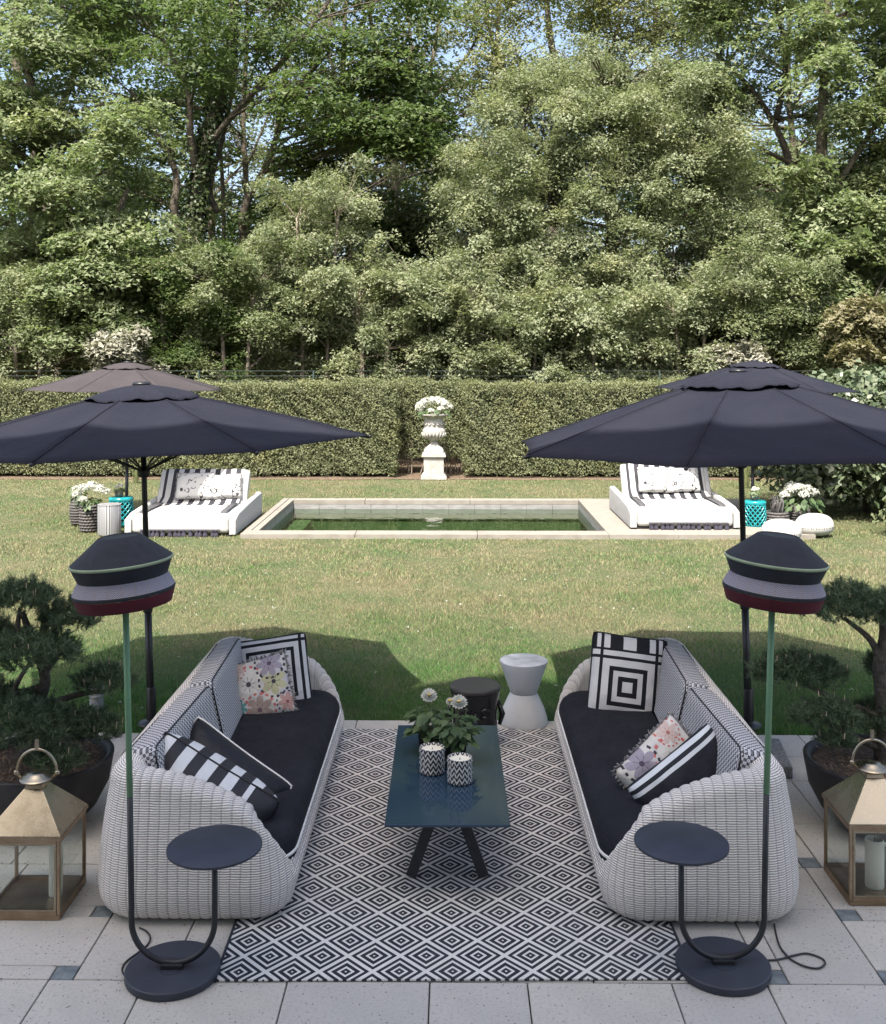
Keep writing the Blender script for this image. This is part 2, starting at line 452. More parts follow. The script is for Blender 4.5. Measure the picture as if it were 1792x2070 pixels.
K['glass'] = clear_mat('lantern_glass', (.95, .97, .96), 1.4, 0, .5).m
K['wax'] = plain('candle_wax', (.80, .75, .63), .5, var=.04)
K['wick'] = plain('candle_wick', (.02, .02, .02), .9)
K['bowl'] = plain('black_fibre_bowl', (.022, .022, .024), .65, var=.35, vs_=10, bump=.3, bs=50)
K['bark'] = plain('pine_bark', (.07, .06, .05), .95, var=.5, vs_=25, bump=1, bs=45, bd=.02)
K['needles'] = leaf_mat('pine_needles', (.040, .072, .042), (.15, .20, .12), .25, .45)
K['shoot'] = plain('pine_candle_shoot', (.42, .33, .24), .8)
K['tree_bark'] = plain('tree_bark', (.10, .082, .062), .95, var=.5, vs_=8, bump=1, bs=14, bd=.05)
K['pale_bark'] = plain('pale_tree_bark', (.20, .165, .13), .95, var=.4, vs_=8, bump=1, bs=14, bd=.05)
m = Mat('faded_parasol_canvas', .9, 0, .15); n1 = m.noise(1.3, 5); n2 = m.noise(400, 2)
sp = m.voro(34); fleck = E(m.nt, sp.outputs['Distance']).lt(.10) * m.ramp(m.noise(6), .5, .6)
c = m.mix(m.ramp(n1, .3, .75), (.0115, .0128, .0220), (.0205, .0212, .0300)); c = m.mix(fleck * .3, c, (.20, .19, .19))
m.color(c).bump(m.noise(2.2, 4), .5, .08); K['parasol'] = m.m
K['parasol_metal'] = plain('black_parasol_pole', (.012, .012, .014), .4)
K['grey_metal'] = plain('grey_painted_metal', (.30, .31, .32), .5)
m = Mat('parasol_canvas_brown', .9, 0, .15); n1 = m.noise(1.3, 5)
sp = m.voro(26); fleck = E(m.nt, sp.outputs['Distance']).lt(.11) * m.ramp(m.noise(5), .48, .6)
c = m.mix(m.ramp(n1, .3, .75), (.042, .037, .040), (.055, .048, .050)); c = m.mix(fleck * .5, c, (.25, .24, .24))
m.color(c).bump(m.noise(2.2, 4), .5, .08); K['parasol_brown'] = m.m
m = Mat('white_outdoor_fabric', .85, 0, .2); m.color(m.mix(m.noise(3), (.40, .398, .388), (.46, .457, .447))).bump(m.noise(7, 4), .4, .03); K['white_fabric'] = m.m
m = Mat('striped_throw', .9, 0, .2); x, y, z = m.xyz()
st = ((x / .085).mod(2.0)).lt(1.0)
m.color(m.mix(st, (.44, .437, .427), (.035, .035, .042))).bump(m.noise(10), .4, .02); K['throw'] = m.m
m = Mat('dark_edge_stripe', .9, 0, .2); m.color(m.mix(m.noise(60), (.06, .06, .068), (.10, .10, .105))); K['throw_dark'] = m.m
K['tassel'] = plain('navy_tassel', (.035, .033, .05), .95)
def f_ink(m, x, y, z):
    v_ = m.voro(15); dd = E(m.nt, v_.outputs['Distance']); n = m.noise(5.5, 1.5, .5)
    ring = n.band(.50, .535) * m.ramp(m.noise(14), .42, .47)
    sp_ = dd.lt(.22) * m.ramp(m.noise(6), .52, .56)
    c_ = m.mix(ring.max(sp_), (.46, .457, .447), (.05, .045, .05))
    m.color(m.mix(m.ramp(m.noise(12), .64, .7) * .6, c_, (.55, .42, .36)))
K['p_ink'] = pillow_mat('ink_splash_print', f_ink)
m = Mat('pool_limestone', .75); n1 = m.noise(4, 6, .65, stretch=(1, 4, 1))
c = m.mix(m.ramp(n1, .35, .7), (.20, .182, .155), (.265, .247, .215)); c = m.mix(m.ramp(m.noise(1.5, 6, .7), .55, .72) * .5, c, (.14, .125, .10)); m.color(c); K['coping'] = m.m
m = Mat('pool_wall_tile', .5); m.color(m.mix(m.ramp(m.noise(6, 6, .6, stretch=(1, 1, 3)), .3, .7), (.19, .19, .19), (.29, .29, .285))); K['pool_tile'] = m.m
m = Mat('pool_floor_tile', .6); x, y, z = m.xyz()
gr = ((x / .3).mod(1.0)).lt(.04).max(((y / .3).mod(1.0)).lt(.04))
m.color(m.mix(gr * .5, (.105, .15, .085), (.14, .18, .105))); K['pool_floor'] = m.m
wm = clear_mat('pool_water', (.58, .70, .54), 1.33); nt = wm.nt
bp = nt.nodes.new('ShaderNodeBump'); bp.inputs['Strength'].default_value = .10; bp.inputs['Distance'].default_value = .05
nz = wm.noise(2.2, 2); nt.links.new(nz.s, bp.inputs['Height'])
nt.links.new(bp.outputs[0], wm.gl.inputs['Normal']); nt.links.new(bp.outputs[0], wm.fr.inputs['Normal']); K['water'] = wm.m
K['urn_stone'] = plain('weathered_white_stone', (.36, .345, .315), .85, var=.2, vs_=9, bump=.3, bs=40)
K['turquoise'] = plain('turquoise_glaze', (.012, .23, .25), .2, var=.3, vs_=9)
K['dark_inside'] = plain('dark_interior', (.02, .03, .03), .8)
m = Mat('brown_grey_rattan', .7); m.color(m.mix(m.noise(40), (.055, .05, .05), (.13, .12, .115))); K['rattan'] = m.m
m = Mat('striped_metal_drum', .45, .3); x, y, z = m.xyz(); an = y.atan2(x)
st = (((an * 24 + (an * 7).sin() * 2.0) / PI).mod(1.0)).lt(.42); m.color(m.mix(st, (.42, .42, .435), (.10, .097, .105))); K['drum'] = m.m
K['pebble'] = plain('white_pebble_fabric', (.42, .417, .40), .8, var=.05, bump=.2)
m = Mat('pebble_seam', .9); x, y, z = m.xyz(); K['seam'] = plain('dark_stitch', (.03, .03, .03), .9)
K['pot_grey'] = plain('charcoal_pot', (.08, .075, .075), .6)
K['pot_black'] = plain('black_nursery_pot', (.012, .012, .013), .45)
K['petal'] = leaf_mat('white_petals', (.60, .60, .58), (.48, .49, .45), .25, .7)
K['petal_core'] = plain('yellow_flower_centre', (.62, .42, .10), .8)
K['pink'] = leaf_mat('pink_petals', (.55, .22, .33), (.62, .36, .44), .25, .7)
K['leaf_pot'] = leaf_mat('potted_plant_leaves', (.045, .085, .035), (.12, .17, .075), .25, .45)
K['stemgreen'] = plain('green_stem', (.10, .16, .05), .6)
m = Mat('black_white_braid', .8); x, y, z = m.xyz(); an = y.atan2(x)
zz = ((z / .030 + (((an / PI) * 7).mod(1.0) - .5).abs() * 1.7).mod(1.0)).lt(.48)
m.color(m.mix(zz, (.015, .015, .018), (.66, .65, .63))); K['zigzag'] = m.m
K['wall'] = plain('house_render', (.72, .70, .66), .9, bump=.2)
K['house_roof'] = plain('roof_tile', (.20, .10, .07), .9)
K['house_glass'] = plain('window_glass', (.03, .035, .04), .1)
K['fence'] = plain('green_fence_paint', (.035, .06, .055), .6)
K['leaf_fg'] = leaf_mat('laurel_leaves', (.045, .075, .030), (.12, .16, .075), .12, .35, .45)
# ================================================================ the setting
POOL = (-2.93, 2.28, 15.72, 19.12)
def sheet(rects, z):
    mb = MB()
    for x0, x1, y0, y1 in rects: mb.add([(x0,y0,z),(x1,y0,z),(x1,y1,z),(x0,y1,z)], [(0,1,2,3)])
    return mb
bx0, bx1, by0, by1 = POOL
tag(sheet([(-600,600,-300,by0-.02),(-600,bx0-.02,by0-.02,by1+.02),(bx1+.02,600,by0-.02,by1+.02),(-600,600,by1+.02,900)], -.02).build('lawn', K['lawn']), kind='structure')
def wavy_strip(name, x0, x1, y0, y1, z, mat, amp=.12, n=160):
    mb = MB(); vs_ = []
    for i in range(n+1):
        x = x0 + (x1-x0)*i/n
        vs_ += [(x, y0 + amp*(math.sin(x*3.1)+math.sin(x*7.3+1))*.5, z), (x, y1, z)]
    mb.add(vs_, [(2*i, 2*i+2, 2*i+3, 2*i+1) for i in range(n)])
    return tag(mb.build(name, mat), kind='structure')
wavy_strip('soil_bed', -60, 60, 22.92, 75, -.012, K['soil'])

# patio of slabs
patio = sheet([(-3.2, 3.4, -1.0, 7.32), (-1.2, 2.0, 7.32, 7.61)], -.014).build('patio', K['slab_base']); tag(patio, kind='structure')
def slab(x0, x1, y0, y1, mat='slab', dz=0.0, name='paving_slab'):
    g = .003
    mb = MB().box((x0+g-(x0+x1)/2, y0+g-(y0+y1)/2, -.03), (x1-g-(x0+x1)/2, y1-g-(y0+y1)/2, 0))
    o = mb.build(name, K[mat], patio, loc=((x0+x1)/2, (y0+y1)/2, dz + random.uniform(-.0012, .0012)))
    bevel_mesh(o.data, .003, 1); return o
xs0 = [-4.3,-3.7,-3.1,-2.71,-2.31,-1.71,-1.30,-.70,-.10,.31,.915,1.313,1.913,2.31,2.91,3.51,4.11,4.71]
for a, b in zip(xs0, xs0[1:]): slab(a, b, 3.81, 4.41)
for j, (ya, yb) in enumerate(((3.21, 3.81), (2.61, 3.21), (2.01, 2.61))):
    x = -4.4 + .2*j
    while x < 4.4: slab(x, x+.6, ya, yb); x += .6
side = [(1.41,1.81,4.41,5.01),(1.81,2.41,4.51,4.91),(1.91,2.41,4.41,4.51),(1.91,2.41,4.91,5.01),(2.41,2.81,4.41,5.01),(1.31,1.41,4.51,5.01),(2.81,3.41,4.41,4.81),(2.81,3.41,4.81,5.01),(3.41,4.01,4.41,5.01),
        (1.21,1.81,5.01,5.42),(1.81,2.41,5.01,5.42),(2.41,3.01,5.01,5.42),(3.01,3.61,5.01,5.42),(3.61,4.21,5.01,5.42),
        (1.20,1.80,5.42,5.93),(1.80,1.90,5.53,5.93),(1.90,2.50,5.42,5.93),(2.5,3.1,5.42,5.93),(3.1,3.7,5.42,5.93),(3.7,4.3,5.42,5.93),
        (1.3,1.7,5.93,6.53),(1.7,2.1,5.93,6.53),(2.1,2.5,5.93,6.53),(2.5,2.9,5.93,6.53),(2.9,3.5,5.93,6.53),(3.5,4.1,5.93,6.53),
        (1.4,2.0,6.53,6.93),(2.0,2.6,6.53,6.93),(2.6,3.2,6.53,6.93),(3.2,3.8,6.53,6.93),
        (1.2,1.8,6.93,7.33),(1.8,2.4,6.93,7.33),(2.4,3.0,6.93,7.33),(3.0,3.6,6.93,7.33)]
insets = [(1.31,1.41,4.41,4.51),(1.81,1.91,4.41,4.51),(1.81,1.91,4.91,5.01),(1.80,1.90,5.42,5.53),(2.51,2.61,5.93,6.03)]
for x0, x1, y0, y1 in side:
    slab(x0, x1, y0, y1)
    if x0 > 1.35: slab(.2-x1, .2-x0, y0, y1)
for x0, x1, y0, y1 in insets[:4]:
    slab(x0, x1, y0, y1, 'slate', .0005, 'inset_stone')
    if x0 > 1.5: slab(.2-x1, .2-x0, y0, y1, 'slate', .0005, 'inset_stone')
y = 4.41; k = 0
while y < 7.2:
    h = (.6, .4)[k % 2]; x = -1.21; 
    while x < 1.30:
        w = min((.6, .4, .6)[(k + int(x*7)) % 3], 1.31 - x)
        if w < .02: break
        slab(x, x+w, y, min(y+h, 7.24)); x += w
    y += h; k += 1
x = -1.2
for w, dz in ((.5,0),(.42,0),(.105,0),(.62,.004),(.45,.0),(.6,0),(.5,0)):
    slab(x, x+w, 7.25, 7.60, 'slate' if w < .11 else 'slab', dz, 'edge_stone'); x += w
for sx, sy, lab in ((2.10, 6.80, 'rough dark granite block lying behind the wicker sofa with three cushions'),):
    mb = MB().rbox((.50, .10, .08), .010, 5, Matrix.Rotation(R(82), 4, 'Z'))
    tag(mb.build('stone_block', K['stone_block'], loc=(sx, sy, .042)), lab, 'stone')

# ================================================================ pool
pool = thing('swimming_pool', 'small rectangular garden pool with pale limestone coping and green water', 'pool', ((bx0+bx1)/2, (by0+by1)/2, 0))
pcx, pcy = (bx0+bx1)/2, (by0+by1)/2
def pbox(name, x0, x1, y0, y1, z0, z1, mat, bev=.006):
    mb = MB().box((x0-pcx, y0-pcy, z0), (x1-pcx, y1-pcy, z1)); o = mb.build(name, K[mat], pool)
    if bev: bevel_mesh(o.data, bev, 2)
    return o
G_ = .004
cuts = [-3.145, -1.45, .35, 2.28]
for a, b in zip(cuts, cuts[1:]): pbox('coping_stone', a+G_, b-G_, 15.38, 15.72, -.03, .05, 'coping')
for a, b in zip([-2.93, -1.62, .3, 2.28], [-1.62, .3, 2.28]): pbox('coping_stone', a+G_, b-G_, 19.12, 19.36, -.03, .05, 'coping')
for a, b in ((15.72, 17.5), (17.5, 19.36)):
    pbox('coping_stone', -3.145, -3.045, a+G_, b-G_, -.03, .05, 'coping'); pbox('coping_stone', -3.03, -2.93, a+G_, b-G_, -.03, .05, 'coping')
ex = [2.28, 3.3, 4.3, 5.3]; ey = [15.38, 16.4, 17.4, 18.4, 19.36]
for a, b in zip(ex, ex[1:]):
    for c_, d_ in zip(ey, ey[1:]): pbox('deck_slab', a+.002, b-.002, c_+.002, d_-.002, -.03, .05, 'coping', .003)
for yw, s in ((by1+.012, 1), (by0-.012, -1)):
    n = 11; w = (bx1-bx0)/n
    for i in range(n): pbox('wall_tile', bx0+i*w+.003, bx0+(i+1)*w-.003, yw-.01, yw+.01, -.30, -.032, 'pool_tile', 0)
for xw in (bx0-.012, bx1+.012):
    n = 7; w = (by1-by0)/n
    for i in range(n): pbox('wall_tile', xw-.01, xw+.01, by0+i*w+.003, by0+(i+1)*w-.003, -.30, -.032, 'pool_tile', 0)
mb = MB()
x0, x1, y0, y1 = bx0-pcx-.03, bx1-pcx+.03, by0-pcy-.03, by1-pcy+.03
mb.add([(x0,y0,-1.3),(x1,y0,-1.3),(x1,y1,-1.3),(x0,y1,-1.3),(x0,y0,-.033),(x1,y0,-.033),(x1,y1,-.033),(x0,y1,-.033)], [(0,1,2,3),(0,4,5,1),(1,5,6,2),(2,6,7,3),(3,7,4,0)])
mb.build('basin', K['pool_floor'], pool)
mb = MB()
for i in range(3): mb.box((bx0-pcx+.02, by0-pcy+.05, -1.25), (bx0-pcx+.9-.28*i, by1-pcy-.05, -.75+.22*i))
mb.build('step', K['pool_floor'], pool)
mb = MB(); mb.add([(bx0-.001,by0-.001,-.115),(bx1+.001,by0-.001,-.115),(bx1+.001,by1+.001,-.115),(bx0-.001,by1+.001,-.115)], [(0,1,2,3)])
tag(mb.build('water', K['water']), kind='structure')

# ================================================================ the house behind the camera (it shades the patio)
house = thing('house', 'tall pale rendered villa standing behind the patio', 'house', (0, -1.4, 0))
mb = MB().box((-7.4, -11, -.3), (5.0, 0, 13.4)); mb.build('wall', K['wall'], house)
mb = MB().box((-7.9, -11.6, 13.4), (5.5, 1.38, 13.75)); mb.build('eaves', K['wall'], house)
mb = MB(); mb.add([(-7.9,-11.6,13.76),(5.5,-11.6,13.76),(5.5,1.36,13.76),(-7.9,1.36,13.76),(-4,-5,15.2),(2,-5,15.2)], [(0,3,2,1),(0,1,5,4),(1,2,5),(2,3,4,5),(3,0,4)])
mb.build('roof', K['house_roof'], house)
mb = MB(); mb.add([(-3.9,1.38,13.755),(-.1,1.38,13.755),(-2.0,1.38,15.4),(-3.9,-4,13.755),(-.1,-4,13.755),(-2.0,-4,15.4)], [(0,1,2),(3,5,4),(0,2,5,3),(1,4,5,2),(0,3,4,1)]); mb.build('shadow_gable', K['wall'], house)  # unseen gable added to push the shadow edge out over the middle lawn
for fl in range(4):
    for i in range(4):
        x = -5.8 + 3.1*i
        w = MB().box((x-.6, -.02, .9+3.2*fl), (x+.6, .03, 2.6+3.2*fl)).build('window', K['house_glass'], house)
        MB().box((x-.75, 0, .75+3.2*fl), (x+.75, .14, .86+3.2*fl)).build('sill', K['wall'], w)

# ================================================================ rug
rc = G(437.4, 1986.6)
rug = thing('rug', 'black and white diamond patterned outdoor rug lying between the two sofas', 'rug', (rc.x, rc.y, 0), R(.86))
me = MB().box((0, 0, .004), (2.003, 2.985, .011)).build('weave', K['rug'], rug)
MB().box((-.012, -.004, .003), (0, 2.989, .013)).build('binding', K['rug_edge'], rug); MB().box((2.003, -.004, .003), (2.015, 2.989, .013)).build('binding', K['rug_edge'], rug)

# ================================================================ wicker sofas
SD, SL = .945, 2.57
def sofa_path(n_side=1.0, step=.012):
    hx, hy = SD/2, SL/2
    rb, rf = .24, .20
    pts = []
    def arc(cx, cy, r_, a0, a1):
        n = max(6, int(abs(a1-a0)*r_/step))
        return [(cx + r_*math.cos(a0+(a1-a0)*i/n), cy + r_*math.sin(a0+(a1-a0)*i/n)) for i in range(n)]
    def seg(x0, y0, x1, y1):
        n = max(2, int(math.hypot(x1-x0, y1-y0)/step)); return [(x0+(x1-x0)*i/n, y0+(y1-y0)*i/n) for i in range(n)]
    pts += seg(-hx+rb, -hy, hx-rf, -hy); pts += arc(hx-rf, -hy+rf, rf, -PI/2, 0)
    pts += seg(hx, -hy+rf, hx, hy-rf); pts += arc(hx-rf, hy-rf, rf, 0, PI/2)
    pts += seg(hx-rf, hy, -hx+rb, hy); pts += arc(-hx+rb, hy-rb, rb, PI/2, PI)
    pts += seg(-hx, hy-rb, -hx, -hy+rb); pts += arc(-hx+rb, -hy+rb, rb, PI, 1.5*PI)
    return np.array(pts)
def arm_h(x):
    t = np.clip((x + SD/2) / SD, 0, 1)
    return .215 + .485*np.sqrt(np.clip(1 - t**2.05, 0, 1))
def sofa_shell(sgn):
    P = sofa_path(); n = len(P)
    nx = np.roll(P, -1, 0) - np.roll(P, 1, 0); nx = nx/np.linalg.norm(nx, axis=1, keepdims=True)
    inw = np.stack([-nx[:,1], nx[:,0]], 1)
    seglen = np.linalg.norm(np.roll(P, -1, 0) - P, axis=1); S = np.concatenate([[0], np.cumsum(seglen)[:-1]]); tot = seglen.sum()
    S = S * (round(tot/.048)*.048/tot)
    h = arm_h(P[:,0]); Mrows = 58
    V = np.zeros((n, Mrows, 3)); UV = np.zeros((n, Mrows, 2))
    for i in range(n):
        hh = h[i]; k = (hh-.215)/.485
        th = .085 + .075*k; r_ = th/2; lean = .015 + .045*k
        zt = hh - r_
        sec = [(.085, .018), (.045, .03), (.018, .06), (.004, .11), (0, .16*min(1, zt/.18))]
        for q in np.linspace(.2, 1, 6): sec.append((lean*q**1.5, .16*min(1, zt/.18) + (zt - .16*min(1, zt/.18))*q))
        for a in np.linspace(PI, 0, 12)[1:]: sec.append((lean + r_ + r_*math.cos(a), zt + r_*math.sin(a)*1.0))
        sec.append((lean + th + .0, zt*.8)); sec.append((lean+th-.01, min(.16, zt*.6)))
        sec = np.array(sec); dl = np.concatenate([[0], np.cumsum(np.linalg.norm(np.diff(sec, axis=0), axis=1))])
        # keep the strand spacing in metres
        t = np.linspace(0, dl[-1], Mrows)
        a = np.interp(t, dl, sec[:,0]); z = np.interp(t, dl, sec[:,1])
        V[i,:,0] = P[i,0] + inw[i,0]*a; V[i,:,1] = P[i,1] + inw[i,1]*a; V[i,:,2] = z
        UV[i,:,0] = S[i]; UV[i,:,1] = t
    # ribs: each stake stands proud, strands dip between
    Nn = np.cross(np.roll(V, -1, 0) - np.roll(V, 1, 0), np.gradient(V, axis=1)); Nn /= np.maximum(np.linalg.norm(Nn, axis=2, keepdims=True), 1e-9)
    roll = np.clip((V[:,:,2] - (h[:,None]-.10))/.06, 0, 1)
    d = (.0048 + .004*roll)*np.abs(np.sin(PI*UV[:,:,0]/.048))**.7 + .0008*np.sin(UV[:,:,0]*9)*np.cos(UV[:,:,1]*13)
    V = V + Nn*d[:,:,None]
    V[:,:,0] *= sgn
    idx = np.arange(n*Mrows).reshape(n, Mrows)
    a = idx; b = np.roll(idx, -1, 0)
    F = np.stack([a[:,:-1], b[:,:-1], b[:,1:], a[:,1:]], 2).reshape(-1, 4)
    if sgn < 0: F = F[:, ::-1]
    return V.reshape(-1, 3), F, UV, idx
def set_uv(me, F, UVflat_fn):
    lay = me.uv_layers.new(name='uv'); lay.data.foreach_set('uv', UVflat_fn.astype(np.float32).ravel())
def rounded_slab(path, prof, mb):
    """rings of a plan outline, inset and lifted by prof = [(inset, z)], closed on top and bottom"""
    P = np.array(path); n = len(P)
    t = np.roll(P, -1, 0) - np.roll(P, 1, 0); t /= np.linalg.norm(t, axis=1, keepdims=True); inw = np.stack([-t[:,1], t[:,0]], 1)
    vs_ = []
    for ins, z in prof: vs_ += [(p[0]+q[0]*ins, p[1]+q[1]*ins, z) for p, q in zip(P, inw)]
    m_ = len(prof); fs = []
    for i in range(m_-1):
        for k in range(n): fs.append((i*n+k, i*n+(k+1) % n, (i+1)*n+(k+1) % n, (i+1)*n+k))
    fs.append(tuple(range(n))[::-1]); fs.append(tuple((m_-1)*n+k for k in range(n)))
    mb.add(vs_, fs)
def round_rect(x0, x1, y0, y1, rs, step=.04):
    """rs: corner radii (x0y0, x1y0, x1y1, x0y1)"""
    out = []
    for (cx, cy, r_, a0) in ((x0+rs[0], y0+rs[0], rs[0], PI), (x1-rs[1], y0+rs[1], rs[1], 1.5*PI), (x1-rs[2], y1-rs[2], rs[2], 0), (x0+rs[3], y1-rs[3], rs[3], .5*PI)):
        n = 8
        out += [(cx + r_*math.cos(a0+.5*PI*i/n), cy + r_*math.sin(a0+.5*PI*i/n)) for i in range(n+1)]
    full = []
    for p, q in zip(out, out[1:]+out[:1]):
        n = max(1, int(math.hypot(q[0]-p[0], q[1]-p[1])/step)); full += [(p[0]+(q[0]-p[0])*i/n, p[1]+(q[1]-p[1])*i/n) for i in range(n)]
    return full
def pipe_box(hx, hz, y, r_=.06, rad=.0042):
    pts = round_rect(-hx, hx, -hz, hz, (r_,)*4, .05)
    return MB().tube([(p[0], y, p[1]) for p in pts], rad, 6, closed=True)
def make_sofa(loc, sgn, label):
    t = thing('wicker_sofa', label, 'sofa', loc, 0, 'wicker sofas on the patio')
    V, F, UV, idx = sofa_shell(sgn)
    o = np_mesh('wicker_shell', V, F, K['wicker'], t, smooth=True)
    flat = UV.reshape(-1, 2)
    uvs = flat[F].copy()
    wrap = UV[:,0,0].max() + .012
    big = uvs[:,:,0].max(1) - uvs[:,:,0].min(1) > 1.0
    sub = uvs[big]; sub[:,:,0] = np.where(sub[:,:,0] < 1.0, sub[:,:,0] + wrap, sub[:,:,0]); uvs[big] = sub
    set_uv(o.data, F, uvs.reshape(-1, 2))
    X = lambda a: a*sgn
    # inner deck under the cushion
    mb = MB(); xs_ = sorted((X(-.36), X(.41))); mb.box((xs_[0], -SL/2+.1, .03), (xs_[1], SL/2-.1, .17)); mb.build('seat_deck', K['black_canvas'], t)
    # seat cushion
    x0, x1 = sorted((X(-SD/2+.20), X(SD/2-.012)))
    rr = (.07, .21, .21, .07) if sgn > 0 else (.21, .07, .07, .21)
    pl = round_rect(x0, x1, -SL/2+.115, SL/2-.115, rr)
    mb = MB(); prof = [(.02,.172),(.004,.20),(0,.245),(.004,.285),(.02,.32),(.05,.345),(.10,.358),(.17,.364)]
    rounded_slab(pl, prof, mb)
    # crown of the cushion: replace the flat lid by a few inner rings
    sc = mb.build('seat_cushion', K['black_canvas'], t, smooth=True)
    mb = MB(); mb.tube([(p[0], p[1], .238) for p in pl], .0085, 6, closed=True); mb.build('piping', K['white_piping'], sc, smooth=True)
    # two back cushions
    for (yc, ln, tl, xo) in ((-.52, 1.02, -2, 0), (.52, 1.02, 2, 0)):
        ob = MB().rbox((ln, .17, .46), .045, 9, None).build('back_cushion', K['check'], t, smooth=True)
        ob.location = (X(-.232), yc, .505); ob.rotation_euler = (R(-13), 0, R(90*sgn) + R(tl)*sgn)
        pb = pipe_box(ln/2-.012, .218, -.074).build('piping', K['black_piping'], ob, smooth=True)
        pb2 = pipe_box(ln/2-.012, .218, .074).build('piping', K['black_piping'], ob, smooth=True)
    return t
SLX, SRX, SY = -.755-SD/2, .695+SD/2, 4.80+SL/2
make_sofa((SLX, SY, 0), 1, 'white wicker sofa holding four scatter cushions, the striped and floral ones among them')
make_sofa((SRX, SY, 0), -1, 'white wicker sofa holding three scatter cushions, nearest the grey granite block')

# ---------------------------------------------------------------- scatter cushions
def pillow(name, label, w, h, t, loc, right, up, mat, group=None, fringe=None, piping=None, cat='cushion'):
    n = 20; mbv = []; 
    root = thing(name, label, cat, loc, 0, group)
    r_ = Vector(right).normalized(); u_ = Vector(up); u_ = (u_ - r_*u_.dot(r_)).normalized(); nn = u_.cross(r_) * -1   # local y
    root.matrix_world = Matrix.Translation(loc) @ Matrix((r_, -nn if (r_.cross(-nn)).dot(u_) > 0 else nn, u_)).transposed().to_4x4()
    def surf(s, amp):
        vs_ = []
        for i in range(n+1):
            for j in range(n+1):
                a, b = 2*i/n-1, 2*j/n-1
                e = (1-abs(a)**2.6)*(1-abs(b)**2.6)
                pin = 1 - .055*(1-a*a)*abs(b)**3 ; pin2 = 1 - .055*(1-b*b)*abs(a)**3
                wr = .006*math.sin(a*9+b*4+w*40)*math.sin(b*7-a*3) * (e**.3)
                cr = 1 - .05*(a*a*b*b)**3
                vs_.append((a*w/2*pin2*cr, s*(t/2*e**.52*amp) + wr*(1 if e > .02 else 0), b*h/2*pin*cr))
        return vs_
    mb = MB()
    f = [(i*(n+1)+j, (i+1)*(n+1)+j, (i+1)*(n+1)+j+1, i*(n+1)+j+1) for i in range(n) for j in range(n)]
    mb.add(surf(-1, 1), f); mb.add(surf(1, 1), [q[::-1] for q in f])
    o = mb.build('cover', mat, root, smooth=True)
    bm = bmesh.new(); bm.from_mesh(o.data); bmesh.ops.remove_doubles(bm, verts=bm.verts[:], dist=.0008); bm.to_mesh(o.data); bm.free()
    edge = []
    for k in range(80):
        q = k/20; s = int(q); fr = (q - s)*2-1
        a, b = ((fr, -1), (1, fr), (-fr, 1), (-1, -fr))[s]
        cr = 1 - .05*(a*a*b*b)**3
        edge.append((a*w/2*(1-.055*(1-b*b)*abs(a)**3)*cr, 0, b*h/2*(1-.055*(1-a*a)*abs(b)**3)*cr))
    if piping: MB().tube(edge, .0055, 6, closed=True).build('piping', piping, root, smooth=True)
    if fringe:
        mb = MB()
        for k in range(80):
            p, q = Vector(edge[k]), Vector(edge[(k+1) % 80])
            for s in range(3):
                c_ = p.lerp(q, random.random()); o_ = c_.normalized()*random.uniform(.010, .022) + Vector((random.uniform(-.01,.01), random.uniform(-.012,.012), random.uniform(-.01,.01)))
                mb.tube([c_, c_+o_*.5, c_+o_], [.004, .005, .002], 4)
        tag(mb.build('fringe', fringe, root), kind='stuff')
    return root
K['fringe'] = plain('mixed_fringe', (.22, .21, .21), .9, var=.9, vs_=60)
pillow('throw_cushion', 'black and white nested square cushion behind the floral one at sofa end', .50, .50, .17, D(552, 1364, 7.02), (1, .1, .13), (-.12, .32, 1), K['p_geo'], 'scatter cushions on the sofas', piping=K['black_piping'])
pillow('throw_cushion', 'pale floral cushion with dark fringe leaning on the nested square cushion', .40, .40, .15, D(527, 1394, 6.76), (1, .12, .24), (-.2, .42, 1), K['p_floral'], 'scatter cushions on the sofas', fringe=K['fringe'])
pillow('throw_cushion', 'large nested square cushion with broad stripes on top, alone at sofa end', .50, .56, .18, D(1268, 1372, 6.86), (1, -.12, -.10), (.10, .34, 1), K['p_geo_top'], 'scatter cushions on the sofas', piping=K['black_piping'])
pillow('throw_cushion', 'plump charcoal and white striped cushion lying against the near sofa arm', .70, .50, .42, (-1.255, 5.24, .385), (.64, -.10, -.33), (.1, -.12, 1), K['p_stripe'], 'scatter cushions on the sofas', piping=K['black_piping'])
pillow('throw_cushion', 'black satin cushion with ragged white edge beside the charcoal striped one', .66, .46, .36, (-1.235, 5.55, .345), (.62, -.16, -.37), (.1, .25, 1), K['p_black'], 'scatter cushions on the sofas', piping=K['white_piping'])
pillow('throw_cushion', 'navy black cushion with white stripes along its edge, leaning at sofa arm', .56, .46, .19, (1.23, 5.36, .41), (-.50, -.12, -.34), (-.15, .30, 1), K['p_black_stripe'], 'scatter cushions on the sofas')
pillow('throw_cushion', 'crumpled floral fringed cushion tucked behind the navy black one', .46, .40, .17, (1.13, 5.58, .43), (-.45, -.2, -.36), (-.1, .25, 1), K['p_floral'], 'scatter cushions on the sofas', fringe=K['fringe'])

